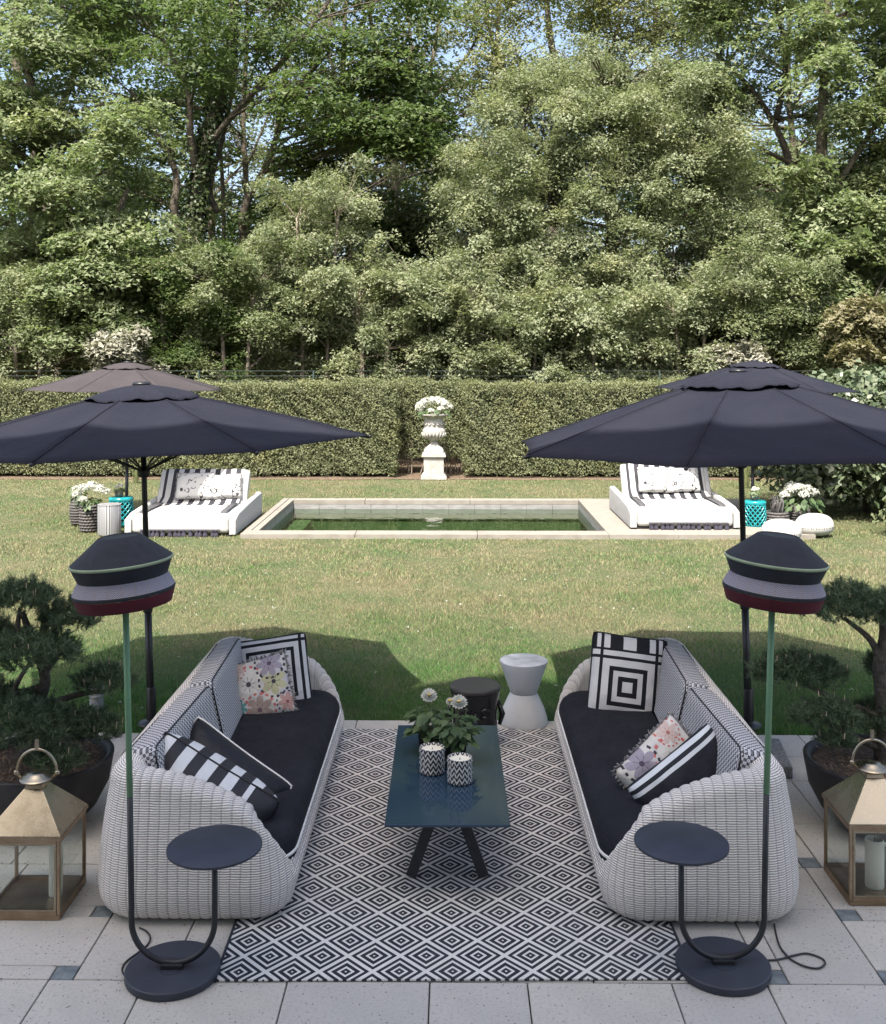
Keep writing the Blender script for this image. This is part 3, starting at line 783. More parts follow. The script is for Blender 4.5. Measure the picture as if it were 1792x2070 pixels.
# ================================================================ coffee table
tz = .38
tc0 = (G(805,1466,tz) + G(1008,1466,tz) + G(1030,1668,tz) + G(776,1668,tz)) / 4
TL, TW = G(896,1466,tz).y - G(896,1668,tz).y, .605
table = thing('coffee_table', 'long dark blue black coffee table with splayed legs on the rug', 'table', (tc0.x, tc0.y, .011), R(.3))
o = MB().box((-TW/2, -TL/2, tz-.024), (TW/2, TL/2, tz-.011)).build('table_top', K['table_top'], table); bevel_mesh(o.data, .003, 2)
for sy in (-1, 1):
    for sx in (-1, 1):
        foot, top = Vector((sx*.185, sy*(TL/2-.24), 0)), Vector((sx*.062, sy*(TL/2-.30), tz-.06))
        d = (foot - top).normalized(); rgt = Vector((1, 0, 0)); rgt = (rgt - d*rgt.dot(d)).normalized(); fw = d.cross(rgt)
        M_ = Matrix((rgt, fw, d)).transposed().to_4x4(); M_.translation = top
        ln = (foot-top).length
        mb = MB(); mb.box((-.027, -.02, 0), (.027, .02, ln-.004), M_)
        for v_i, q in enumerate(mb.v): mb.v[v_i] = (q[0], q[1], max(q[2], 0.0))
        o = mb.build('leg', K['black_metal'], table); bevel_mesh(o.data, .004, 2)
    MB().box((-.10, sy*(TL/2-.30)-.022, tz-.085), (.10, sy*(TL/2-.30)+.022, tz-.026)).build('crossbar', K['black_metal'], table)
MB().box((-.035, -TL/2+.3, tz-.07), (.035, TL/2-.3, tz-.027)).build('rail', K['black_metal'], table)
TZ = tz + 0.0005

# candle holders
def candle_holder(p, r_, h, label):
    t = thing('candle_holder', label, 'candle holder', p, random.random(), 'woven candle holders on the table')
    prof = [(r_*.86, 0)] + [(r_*(1+.03*math.sin(k*2.1)) - (.006 if k % 2 else 0), h*(k+.5)/12) for k in range(12)] + [(r_*.97, h), (r_*.88, h), (r_*.86, h*.8)]
    MB().lathe(prof, 36, cap=True).build('woven_sleeve', K['zigzag'], t, smooth=True)
    MB().lathe([(r_*.86, h*.78), (r_*.86, h*.90), (r_*.1, h*.89), (0, h*.89)], 28).build('wax', K['wax'], t, smooth=True, angle=40)
    MB().tube([(0, 0, h*.89), (.002, 0, h*.97)], .002, 5).build('wick', K['wick'], t)
candle_holder(G(874, 1560, TZ), .070, .135, 'woven zigzag candle holder next to the black pots, farther one')
candle_holder(G(930, 1580, TZ), .068, .130, 'woven zigzag candle holder standing nearest the table front edge')

# flowering plants
def leaf_obj(name, P, N, size, mat, parent, aspect=.55, tang=None, fold=.12):
    V, F, r_ = leaf_quads(np.array(P), np.array(N), size, aspect, tang, fold); return np_mesh(name, V, F, mat, parent, rnd=r_)
def dahlia(parent, c, r_, tilt=(0, -.5, 1)):
    P, N, T = [], [], []
    ax = Vector(tilt).normalized(); q = ax.to_track_quat('Z', 'Y')
    for ring, (n, rad, up) in enumerate(((9, .25, 1.3), (13, .30, .8), (16, .32, .2))):
        for k in range(n):
            a = 2*PI*(k+.5*ring)/n
            d = q @ Vector((math.cos(a), math.sin(a), up*.6)); nn = q @ Vector((-math.cos(a)*up, -math.sin(a)*up, 1))
            P.append(Vector(c) + d*.006 + ax*(.012-.005*ring)); N.append(nn); T.append(d)
    sizes = np.concatenate([np.full(9, r_*.8), np.full(13, r_*1.0), np.full(16, r_*1.1)])
    V, F, rn = leaf_quads(np.array([list(p) for p in P]), np.array([list(p) for p in N]), sizes, .72, np.array([list(p) for p in T])*6, .08)
    f = np_mesh('flower', V, F, K['petal'], parent, rnd=rn)
    MB().lathe([(0, -.004), (.010, 0), (.008, .008), (0, .011)], 10, c=tuple(Vector(c)+ax*.014)).build('flower_centre', K['petal_core'], f, smooth=True)
def dahlia_plant(base, w, h, blooms, label, nleaf=120):
    t = thing('dahlia_plant', label, 'potted plant', base, 0, 'dahlias on the coffee table')
    o = MB().frustum((0, 0), (w*.42, w*.42), (w*.5, w*.5), 0, h).build('pot', K['pot_black'], t); bevel_mesh(o.data, .008, 2)
    MB().box((-w*.44, -w*.44, h), (w*.44, w*.44, h+.003)).build('soil', K['potsoil'], t)
    P, N, T = [], [], []
    for k in range(nleaf):
        a = random.uniform(0, 2*PI); rr = random.uniform(.02, .12); z = h + random.uniform(.0, .13) - .5*max(0, rr-.08)
        d = Vector((math.cos(a), math.sin(a), random.uniform(-.3, .5)))
        P.append((rr*math.cos(a)*.8, rr*math.sin(a)*.8, z)); N.append((math.cos(a)*.3, math.sin(a)*.3-.15, 1)); T.append(tuple(d*4))
    leaf_obj('leaves', P, N, np.array([random.uniform(.05, .085) for _ in P]), K['leaf_pot'], t, .62, np.array(T))
    for (bx, by, bz, r_) in blooms:
        MB().tube([(0, 0, h), (bx*.5, by*.5, h+bz*.6), (bx, by, h+bz)], .0035, 5).build('stem', K['stemgreen'], t)
        dahlia(t, (bx, by, h+bz), r_)
    for k in range(3):
        a = random.uniform(0, 6); MB().tube([(0,0,h), (.06*math.cos(a), .06*math.sin(a), h+.1), (.08*math.cos(a), .08*math.sin(a), h+.17)], .0025, 4).build('stem', K['stemgreen'], t)
b1 = G(868, 1518, TZ); b2 = G(921, 1540, TZ)
dahlia_plant(b1, .125, .115, [(-.0, -.01, .195, .042)], 'dahlia in square black pot whose single bloom stands higher')
dahlia_plant(b2, .125, .115, [(.02, -.01, .21, .042), (-.03, .01, .21, .018)], 'dahlia in square black pot with open bloom and side bud')

# ================================================================ two stools behind the table
p = G(1059, 1462)
t = thing('hourglass_stool', 'white hourglass shaped stool on the patio edge behind the table', 'stool', p)
MB().lathe([(.168,0),(.174,.006),(.174,.02),(.168,.05),(.150,.11),(.120,.175),(.096,.225)], 48).build('base', K['white_lacquer'], t, smooth=True, angle=50)
MB().lathe([(.090,.226),(.098,.232),(.118,.29),(.148,.375),(.172,.445),(.172,.455),(.165,.457)], 48).build('bowl', K['white_lacquer'], t, smooth=True, angle=50)
MB().lathe([(.164,.4571),(.150,.4585),(0,.4585)], 48, cap=False).build('top', K['dirty_top'], t, smooth=True)
p = D(961, 1390, 7.1); p.z = .0
t = thing('ceramic_stool', 'glossy black ceramic stool with moulded face, half hidden behind the table', 'stool', p)
mb = MB(); prof = [(.150,0),(.158,.02),(.152,.12),(.148,.22),(.152,.30),(.165,.365),(.168,.385)]
mb.lathe(prof, 40); o = mb.build('body', K['black_gloss'], t, smooth=True, angle=60)
mb = MB(); mb.lathe([(.165,.386),(.170,.396),(.170,.410),(.164,.418),(0,.4185)], 40); mb.build('seat', plain('matt_black_seat', (.045,.042,.040), .45), t, smooth=True, angle=40)
mb = MB()
mb.tube([(0,-.155,.27),(0,-.178,.20),(0,-.172,.16)], [.010,.019,.023], 10)
for s in (-1, 1):
    mb.tube([(s*.03,-.150,.275),(s*.065,-.148,.295),(s*.10,-.118,.275)], [.008,.012,.006], 8)
    mb.tube([(s*.038,-.151,.235),(s*.06,-.146,.243),(s*.085,-.128,.232)], [.006,.014,.006], 8)
mb.tube([(-.045,-.150,.105),(0,-.168,.11),(.045,-.150,.105)], [.006,.016,.006], 8)
mb.build('face_relief', K['black_gloss'], t, smooth=True)
for s in (-1, 1): MB().tube([(s*.155,.03,.30),(s*.185,0,.22),(s*.165,-.01,.15)], [.012,.02,.012], 8).build('ear', K['black_gloss'], t, smooth=True)

# ================================================================ floor lamps with tray
def floor_lamp(base, sgn, label, lean, cord):
    t = thing('floor_lamp', label, 'floor lamp', base, 0, 'floor lamps beside the sofas')
    o = MB().lathe([(.197,0),(.2,.006),(.2,.030),(.196,.034),(0,.034)], 64).build('base', K['blue_black'], t, smooth=True, angle=40)
    MB().lathe([(.050,.0342),(.050,.0355),(.046,.0355),(.046,.0342)], 32, c=(0,-.02,0), cap=False).build('base_ring', K['black_metal'], o, smooth=True)
    rU, tr_ = .178, .0128
    pts = [(rU*sgn*-1, 0, .55-.006)] if False else []
    # U tube: short leg under the tray, long leg up to the lamp
    pts = [(sgn*rU, 0, .54), (sgn*rU, 0, .25)]
    for k in range(0, 25):
        a = PI*k/24; pts.append((sgn*rU*math.cos(a), 0, .225 - .178*math.sin(a)))
    pts += [(-sgn*rU, 0, .30), (-sgn*rU - sgn*lean*.25, 0, .755)]
    MB().tube(pts, tr_, 14).build('tube', K['black_metal'], t, smooth=True)
    top = Vector((-sgn*rU - sgn*lean, 0, 1.62))
    MB().tube([(-sgn*rU - sgn*lean*.25, 0, .755), top], tr_+.0006, 14).build('pole', K['green_pole'], t, smooth=True)
    MB().lathe([(.196,.536),(.2,.538),(.2,.548),(.196,.55),(0,.55)], 64, c=(sgn*rU, 0, 0)).build('tray', K['blue_black'], t, smooth=True, angle=40)
    MB().box((-.045, -.03, .034), (.045, .03, .05)).build('clamp', K['black_metal'], t)
    sh = bpy.data.objects.new('lamp_shade', None)
    sh = MB().lathe([(.080,.296),(.084,.300),(.092,.297),(.13,.266),(.17,.234),(.2175,.196)], 64, cap=False).build('lamp_shade', K['shade_black'], t, smooth=True, angle=60)
    sh.scale = (.97, .97, .98); sh.location = (top.x, 0, 1.574); sh.rotation_euler = (0, R(-5)*sgn, 0)
    MB().lathe([(.2175,.1955),(.2225,.193),(.2225,.185),(.2175,.182)], 64, cap=False).build('rim', K['green_rim'], sh, smooth=True)
    MB().lathe([(.2165,.1822),(.204,.150),(.192,.122)], 64, cap=False).build('upper_band', K['shade_black'], sh, smooth=True)
    MB().lathe([(.192,.1218),(.207,.095),(.2185,.070)], 64, cap=False).build('braid_band', K['braid'], sh, smooth=True)
    MB().lathe([(.2185,.0698),(.2205,.066),(.2205,.058),(.218,.0545)], 64, cap=False).build('lower_rim', K['shade_black'], sh, smooth=True)
    MB().lathe([(.218,.0543),(.210,.028),(.200,0),(.196,0),(.206,.028)], 64, cap=False).build('skirt', K['shade_red'], sh, smooth=True)
    MB().lathe([(.0,.294),(.080,.2955)], 64, cap=False).build('cap', K['black_metal'], sh, smooth=True)
    MB().tube(cord, .0042, 8).build('cord', K['black_metal'], t, smooth=True)
    return t
def smooth_path(pts, n=8):
    P = [Vector(p) for p in pts]; out = []
    for i in range(len(P)-1):
        p0, p1, p2, p3 = P[max(i-1,0)], P[i], P[i+1], P[min(i+2, len(P)-1)]
        for k in range(n):
            t_ = k/n
            out.append(.5*((2*p1)+(p2-p0)*t_+(2*p0-5*p1+4*p2-p3)*t_*t_+(3*p1-p0-3*p2+p3)*t_**3))
    return out + [P[-1]]
bl = G(350, 1953, .034); bl.z = .0005
br = G(1462, 1944, .034); br.z = .0005
def rel(pix, base, z=.006): return [tuple(G(a, b, z) - Vector((base.x, base.y, 0))) for a, b in pix]
cl = smooth_path(rel([(282,1876),(297,1884),(304,1897),(297,1912),(277,1928),(256,1944),(247,1960),(253,1973),(266,1977)], bl))
cr = smooth_path(rel([(1548,1942),(1575,1940),(1606,1932),(1632,1928),(1660,1937),(1669,1948),(1655,1958),(1628,1954),(1600,1940),(1580,1918),(1571,1895),(1566,1868)], br))
floor_lamp(bl, 1, 'black and green floor lamp with tray in front of the four cushion sofa', .026, cl)
floor_lamp(br, -1, 'black and green floor lamp with tray and looped cord on the paving', .034, cr)

# ================================================================ brass lanterns
def lantern(c, w, label, candles, rz=0):
    t = thing('lantern', label, 'lantern', c, rz, 'brass lanterns on the patio')
    h, e = w/2, .395
    b = .016
    MB().box((-h, -h, .004), (h, h, .022)).build('floor_plate', K['brass_dark'], t)
    MB().box((-h+.01, -h+.01, 0), (h-.01, h-.01, .0035)).build('foot', K['black_metal'], t)
    for sx in (-1, 1):
        for sy in (-1, 1):
            o = MB().box((sx*(h-b/2)-b/2, sy*(h-b/2)-b/2, .0225), (sx*(h-b/2)+b/2, sy*(h-b/2)+b/2, e-.02)).build('corner_post', K['brass_dark'], t); bevel_mesh(o.data, .003, 1)
    for z0, z1 in ((.0225, .040), (e-.0375, e-.0205)):
        for s in (-1, 1):
            MB().box((-h+b+.0005, s*(h-b/2)-b/2+.001, z0), (h-b-.0005, s*(h-b/2)+b/2-.001, z1)).build('rail', K['brass_dark'], t)
            MB().box((s*(h-b/2)-b/2+.001, -h+b+.0005, z0), (s*(h-b/2)+b/2-.001, h-b-.0005, z1)).build('rail', K['brass_dark'], t)
    # the door frame on the front pane
    d = MB()
    for (x0, x1, z0, z1) in ((-h+b+.002, -h+b+.012, .041, e-.038), (h-b-.012, h-b-.002, .041, e-.038), (-h+b+.012, h-b-.012, .041, .050), (-h+b+.012, h-b-.012, e-.047, e-.038)):
        d.box((x0, -h+.002, z0), (x1, -h+.010, z1))
    d.build('door_frame', K['brass'], t)
    for s in (-1, 1):
        MB().box((-h+b, s*(h-.008)-.0015, .041), (h-b, s*(h-.008)+.0015, e-.038)).build('pane', K['glass'], t)
        MB().box((s*(h-.008)-.0015, -h+b, .041), (s*(h-.008)+.0015, h-b, e-.038)).build('pane', K['glass'], t)
    o = MB().box((-h-.008, -h-.008, e-.02), (h+.008, h+.008, e-.002)).build('eaves', K['brass_dark'], t); bevel_mesh(o.data, .004, 2)
    o = MB().frustum((0, 0), (h+.006, h+.006), (.045, .045), e-.0018, e+.165).build('roof', K['brass'], t); bevel_mesh(o.data, .003, 2)
    z = e + .165
    MB().frustum((0, 0), (.044, .044), (.036, .036), z+.0005, z+.022).build('neck', K['brass_dark'], t)
    MB().lathe([(.040,z+.0225),(.075,z+.030),(.079,z+.037),(.070,z+.045),(.045,z+.052),(.040,z+.060),(.015,z+.064),(0,z+.064)], 40).build('cap', K['brass'], t, smooth=True, angle=50)
    pts = [(.098*math.cos(a), 0, z+.062+.098*1.15*math.sin(a)) for a in np.linspace(0, PI, 22)]
    pts = [(.075, 0, z+.036)] + pts + [(-.075, 0, z+.036)]
    hd = MB().tube(pts, .0065, 10).build('handle', K['brass'], t, smooth=True)
    MB().box((-.008, -.006, z+.176), (.008, .006, z+.225)).build('hook', K['brass'], hd)
    for s in (-1, 1): MB().lathe([(0,-.012),(.011,-.008),(.011,.008),(0,.012)], 10, c=(s*.1, 0, z+.062)).build('rivet', K['brass'], hd, smooth=True)
    for (cx, cy, r_, hh) in candles:
        cd = tag(MB().lathe([(r_*.97,.0),(r_,.01),(r_,hh-.01),(r_*.93,hh),(r_*.6,hh-.012),(0,hh-.016)], 32).build('pillar_candle', K['wax'], smooth=True, angle=50, loc=(c.x+cx, c.y+cy, .0235)))
        yield_candles.append((cd, label)); MB().tube([(0,0,hh-.016),(.001,.001,hh+.004)], .0016, 5).build('wick', K['wick'], cd)
yield_candles = []
lantern(Vector((-2.015, 5.045, 0)), .355, 'brass lantern with one tall candle, at the pot of denser pine', [(.085, .02, .033, .29)])
lantern(Vector((2.075, 5.215, 0)), .355, 'brass lantern with two white candles near the looped black cord', [(.0, -.03, .045, .235), (.115, .04, .04, .17)])
for k, lab in enumerate(('tall slim white candle inside the lantern near the denser pine', 'wide white pillar candle at the centre of its lantern', 'shorter white pillar candle at the edge beside a wider one')):
    tag(yield_candles[k][0], lab, 'candle', 'pillar candles in the lanterns')

# ================================================================ parasols
def parasol(base, top, zedge, rad, a0, mat, label, knob=1, vent=.39, dz=0):
    t = thing('parasol', label, 'parasol', (base[0], base[1], 0), 0, 'parasols')
    ax = Vector((top[0]-base[0], top[1]-base[1], top[2]))
    MB().tube([(0,0,.0), tuple(ax*.35)], .026, 14).build('lower_pole', K['parasol_metal'], t, smooth=True)
    MB().tube([tuple(ax*.3501), tuple(ax*.985)], .020, 14).build('pole', K['parasol_metal'], t, smooth=True)
    MB().lathe([(.09,0),(.095,.008),(.09,.02),(.045,.03),(.036,.04),(.036,.26),(.030,.27)], 32).build('foot', K['parasol_metal'], t, smooth=True, angle=40)
    kz = ax*.345
    kb = MB().lathe([(.031,-.04),(.034,-.03),(.034,.05),(.029,.06)], 16, c=tuple(kz)).build('collar', K['parasol_metal'], t, smooth=True)
    MB().tube([tuple(kz), tuple(kz+Vector((-knob*.05,0,.005)))], .010, 8).tube([tuple(kz+Vector((-knob*.05,0,.005))), tuple(kz+Vector((-knob*.075,0,.005)))], .026, 14).build('knob', K['parasol_metal'], kb, smooth=True, angle=40)
    za = top[2]
    tilt = math.atan2(ax.x, ax.z)
    def pos(r_, a, z): # about the pole's axis
        p_ = Vector((r_*math.cos(a), r_*math.sin(a), z-za)); p_ = Matrix.Rotation(tilt, 3, 'Y') @ p_
        return p_ + ax
    zi = za - .075
    def zc(q): return zi + (zedge - zi)*(q**1.06)
    rv = vent*.55
    for k in range(8):
        a1, a2 = a0+k*PI/4, a0+(k+1)*PI/4
        mb = MB(); nr, na = 12, 8; vs_ = []
        for i in range(nr+1):
            q = i/nr
            for j in range(na+1):
                s = j/na
                p1 = pos(rv+(rad-rv)*q, a1, zc(q)); p2 = pos(rv+(rad-rv)*q, a2, zc(q)); p_ = p1.lerp(p2, s)
                sag = 4*s*(1-s)
                p_ = p_ + Vector((0, 0, -.030*sag*math.sin(PI*q)**.7 + .004*math.sin(q*23+k*2)*sag*math.sin(s*9+k))) 
                if i == nr:
                    c_ = pos(0, 0, zedge); inw_ = (c_-p_); inw_.z = 0; p_ = p_ + inw_.normalized()*.035*sag
                vs_.append(p_)
        mb.add(vs_, [(i*(na+1)+j, (i+1)*(na+1)+j, (i+1)*(na+1)+j+1, i*(na+1)+j+1) for i in range(nr) for j in range(na)])
        o = mb.build('canopy_panel', mat, t, smooth=True)
        sd = o.modifiers.new('cloth', 'SOLIDIFY'); sd.thickness = .002; sd.offset = 1
        MB().tube([pos(.05, a1, za-.16), pos(rad-.01, a1, zedge-.012)], [.010, .007], 6).build('rib', K['parasol_metal'], t)
        MB().tube([pos(rv+(rad-rv)*q, a1, zc(q)+.003) for q in np.linspace(0, .985, 9)], .0045, 5).build('seam', mat, t, smooth=True)
        MB().tube([pos(.04, a1, za-.62), pos(rad*.52, a1, zc(.5)-.02)], .007, 6).build('strut', K['parasol_metal'], t)
        MB().lathe([(0,-.012),(.012,-.008),(.012,.008),(0,.012)], 8, c=tuple(pos(rad-.004, a1, zedge-.006))).build('rib_tip', K['parasol_metal'], t, smooth=True)
    # vent cap with a wavy free edge
    mb = MB(); na, nr = 96, 10; vs_ = []
    for i in range(nr+1):
        q = i/nr
        for j in range(na):
            a = 2*PI*j/na + a0; oct_ = math.cos(PI/8)/math.cos(((a-a0) % (PI/4))-PI/8)
            wv = (.005*math.sin(8*(a-a0)+.7) + .008*math.sin(5*a+1.1) + .006*math.sin(13*a+.4) + .004*math.sin(27*a))*q**3
            vs_.append(pos((.03+vent*q)*(oct_ if q > .2 else 1), a, za-.012-.088*q**1.1 - .012*(q**6) + wv + .012*math.sin(PI*q)))
    mb.add(vs_, [(i*na+j, (i+1)*na+j, (i+1)*na+(j+1) % na, i*na+(j+1) % na) for i in range(nr) for j in range(na)])
    o = mb.build('vent_cap', mat, t, smooth=True); sd = o.modifiers.new('cloth', 'SOLIDIFY'); sd.thickness = .003
    mb = MB(); c_ = pos(0, 0, za-.012)
    mb.lathe([(.062,-.004),(.066,.004),(.060,.016),(.03,.022),(0,.023)], 20, c=tuple(c_)); mb.build('finial', K['parasol_metal'], t, smooth=True)
    MB().lathe([(.035,-.05),(.045,-.04),(.045,.01),(.03,.02)], 14, c=tuple(ax*.745)).build('runner', K['parasol_metal'], t, smooth=True)
    return t
YU = 7.5
bL, tL = D(306, 1440, YU), D(286, 774, YU); bR, tR = D(1514, 1440, YU), D(1493, 748, YU)
parasol((bL.x, YU), (tL.x, YU, tL.z), 2.035, 1.65, R(-95), K['parasol'], 'large dark parasol shading the lawn behind the four cushion sofa', 1)
parasol((bR.x, YU), (tR.x, YU, tR.z), 2.02, 1.67, R(-115.6), K['parasol'], 'large dark parasol shading the lawn behind the three cushion sofa', -1)
q = D(256, 1040, 17.0); q2 = D(258, 731, 17.0)
parasol((q.x, 17.0), (q2.x, 17.0, q2.z), 2.13, 1.62, R(-100), K['parasol_brown'], 'faded brown parasol by the pool behind the striped metal drum', 1)
q = D(1521, 1040, 17.2); q2 = D(1526, 728, 17.2)
parasol((q.x, 17.2), (q2.x, 17.2, q2.z), 2.12, 1.62, R(-112), K['parasol'], 'dark parasol by the pool next to the laurel bush', 1)

# ================================================================ daybeds
def daybed(c, w, label, z0, shade):
    t = thing('daybed', label, 'daybed', (c[0], c[1], z0), 0, 'white daybeds by the pool')
    L = 2.15; hw = w/2
    for s in (-1, 1):
        mb = MB(); n = 14
        pr = [(-L*.5, .26), (-L*.5+.25, .32), (-.1, .36), (L*.5-.05, .40), (L*.5, .385)]
        vs_ = []
        for (yy, zz) in pr:
            for xx, z_ in ((-.05, .02), (.05, .02), (.05, zz-.02), (.03, zz), (-.03, zz), (-.05, zz-.02)): vs_.append((s*(hw-.05)+xx, yy, z_))
        fs = []
        for i in range(len(pr)-1):
            for k in range(6): fs.append((i*6+k, i*6+(k+1) % 6, (i+1)*6+(k+1) % 6, (i+1)*6+k))
        fs += [tuple(range(6))[::-1], tuple((len(pr)-1)*6+k for k in range(6))]
        mb.add(vs_, fs); o = mb.build('armrest', K['white_fabric'], t, smooth=True, angle=40)
        bevel_mesh(o.data, .012, 2)
    MB().rbox((w-.205, L*.64, .27), .05, 8, Matrix.Translation((0, -L*.18, .175)), .025).build('seat', K['white_fabric'], t, smooth=True)
    MB().box((-hw+.06, -L*.48, 0), (hw-.06, L*.48, .03)).build('plinth', K['black_metal'], t)
    M_ = Matrix.Translation((0, L*.19, .50)) @ Matrix.Rotation(R(-34), 4, 'X')
    MB().rbox((w-.205, .15, .72), .05, 8, M_).build('backrest', K['white_fabric'], t, smooth=True)
    MB().box((-hw+.15, L*.19, .03), (hw-.15, L*.46, .22)).build('rear_base', K['white_fabric'], t)
    return t
def throw(c, w, label, z0, xo):
    """striped throw draped over back and seat, its ends hanging at the sides, tassels at the foot"""
    t = thing('throw_blanket', label, 'blanket', (c[0], c[1], z0), 0, 'striped throws on the daybeds')
    L = 2.15; hw = w/2 - .19
    path = [(.76, .60), (.80, .79), (.75, .822), (.70, .815), (.60, .675), (.45, .46), (.33, .335), (.26, .328), (.19, .325)]
    path = [(L*.19 + (-.02) + (a-.42), b) for a, b in path]
    def back_line(s):      # along the backrest front face, from over the top down to the seat
        return s
    M_ = Matrix.Translation((0, L*.19, .50)) @ Matrix.Rotation(R(-34), 4, 'X')
    pts = [M_ @ Vector((0, .09, .22)), M_ @ Vector((0, .088, .33)), M_ @ Vector((0, .05, .372)), M_ @ Vector((0, -.03, .374)), M_ @ Vector((0, -.081, .335))]
    pts += [M_ @ Vector((0, -.083, z)) for z in (.2, .0, -.16)]
    pts += [Vector((0, .03, .333)), Vector((0, -.10, .332))]
    mb = MB(); n = 40; vs_ = []
    for p_ in pts:
        for i in range(n+1): vs_.append((-hw + 2*hw*i/n, p_.y, p_.z + .004*math.sin(i*1.7+p_.y*9)))
    mb.add(vs_, [(r_*(n+1)+i, r_*(n+1)+i+1, (r_+1)*(n+1)+i+1, (r_+1)*(n+1)+i) for r_ in range(len(pts)-1) for i in range(n)])
    o = mb.build('cloth', K['throw'], t, smooth=True); sd = o.modifiers.new('cloth', 'SOLIDIFY'); sd.thickness = .006; sd.offset = 0
    for s in (-1, 1):      # dark bands running down both sides of the seat
        mb = MB(); x0 = s*(hw-.045)
        pth = [(x0, .02, .345), (x0, -.3, .340), (x0+s*.01, -.62, .338), (x0+s*.012, -.80, .335), (x0+s*.012, -.875, .31), (x0+s*.012, -.886, .20)]
        vs_ = [];
        for a_ in pth: vs_ += [(a_[0]-.05, a_[1], a_[2]+.004), (a_[0]+.05, a_[1], a_[2]+.004)]
        mb.add(vs_, [(2*i, 2*i+1, 2*i+3, 2*i+2) for i in range(len(pth)-1)])
        o = mb.build('side_band', K['throw_dark'], t, smooth=True); sd = o.modifiers.new('cloth', 'SOLIDIFY'); sd.thickness = .006
    fr = MB(); hwf = w*.36
    fr.box((-hwf+xo, -1.09, .085), (hwf+xo, -1.075, .105)); b_ = fr.build('border', K['throw_dark'], t)
    for k in range(15):
        x = -hwf + xo + 2*hwf*(k+.5)/15 + random.uniform(-.02, .02); sw = random.uniform(-.03, .03)
        MB().lathe([(0,.10),(.016,.095),(.020,.075),(.014,.068),(.032,.04),(.038,.0),(.030,-.02),(0,-.02)], 9).build('tassel', K['tassel'], b_, smooth=True, loc=(x, -1.10, .004)).rotation_euler = (random.uniform(-.1, .1), sw*8, 0)
    return t
DBL, DBR = (-4.07, 16.62), (3.50, 16.93)
daybed(DBL, 1.66, 'white daybed on the grass beside the striped metal drum', -.015, True)
daybed(DBR, 1.66, 'white daybed on the limestone deck beside the turquoise stool', .052, False)
throw(DBL, 1.66, 'striped tasselled throw half in parasol shade on the grass side daybed', -.015, 0)
throw(DBR, 1.66, 'striped tasselled throw over the daybed on the limestone deck', .052, .05)
grp = 'print cushions on the daybeds'
pillow('print_cushion', 'ink print cushion with black ring on the grass side daybed', .62, .46, .20, (DBL[0]-.10, DBL[1]+.22, .58), (1, .02, .02), (0, .60, 1), K['p_ink'], grp, fringe=K['fringe'])
pillow('print_cushion', 'fringed ink print cushion overlapping its neighbour on the grass side daybed', .50, .42, .18, (DBL[0]+.40, DBL[1]+.26, .57), (1, .1, .06), (0, .60, 1), K['p_ink'], grp, fringe=K['fringe'])
pillow('print_cushion', 'white cushion with inked border on the deck side daybed, nearer the pool', .60, .46, .20, (DBR[0]-.20, DBR[1]+.22, .65), (1, 0, -.02), (0, .60, 1), K['p_ink'], grp)
pillow('print_cushion', 'speckled white cushion on the deck side daybed, farther from the pool', .54, .44, .18, (DBR[0]+.26, DBR[1]+.25, .65), (1, 0, .02), (0, .60, 1), K['p_ink'], grp)

# ================================================================ things around the daybeds
def hydrangea_heads(parent, heads):
    for (x, y, z, r_) in heads:
        n = 130; d = unit(RNG.normal(size=(n, 3))); d[:, 2] = np.abs(d[:, 2])*.9 - .15; d = unit(d)
        P = np.array([x, y, z]) + d*r_*np.array([1, 1, .75]) - d*.012
        leaf_obj('bloom', P, d + RNG.normal(size=(n, 3))*.35, r_*.42, K['petal'], parent, .95)
def leafy(parent, n, r_, z0, z1, size, mat='leaf_pot', up=.6):
    P, N, T = [], [], []
    for _ in range(n):
        a = random.uniform(0, 2*PI); q = math.sqrt(random.random()); z = random.uniform(z0, z1)
        P.append((r_*q*math.cos(a), r_*q*math.sin(a), z)); N.append((math.cos(a)*.5, math.sin(a)*.5-.2, up)); T.append((3*math.cos(a), 3*math.sin(a), .3))
    return leaf_obj('leaves', P, N, np.array([random.uniform(.7, 1.2)*size for _ in P]), K[mat], parent, .6, np.array(T))
def woven_pot(parent, r0, r1, h, rows=9, cols=16, name='basket'):
    """basket: a dark liner with separate woven bands"""
    MB().lathe([(r0*.93, .0), (r1*.93, h*.5), (r0*.97, h*.98), (r0*.80, h*.98), (r0*.78, h*.9), (0, h*.9)], 28).build('liner', K['dark_inside'], parent, smooth=True)
    for k in range(rows):
        z = h*(k+.5)/rows; q = k/(rows-1); r_ = r0 + (r1-r0)*math.sin(PI*q)
        pts = []
        for j in range(cols*4):
            a = 2*PI*j/(cols*4); w_ = .010*math.sin(a*cols + PI*(k % 2))
            pts.append(((r_+w_*.7)*math.cos(a), (r_+w_*.7)*math.sin(a), z))
        MB().tube(pts, h/rows*.47, 5, closed=True).build('woven_band', K['rattan'], parent, smooth=True)
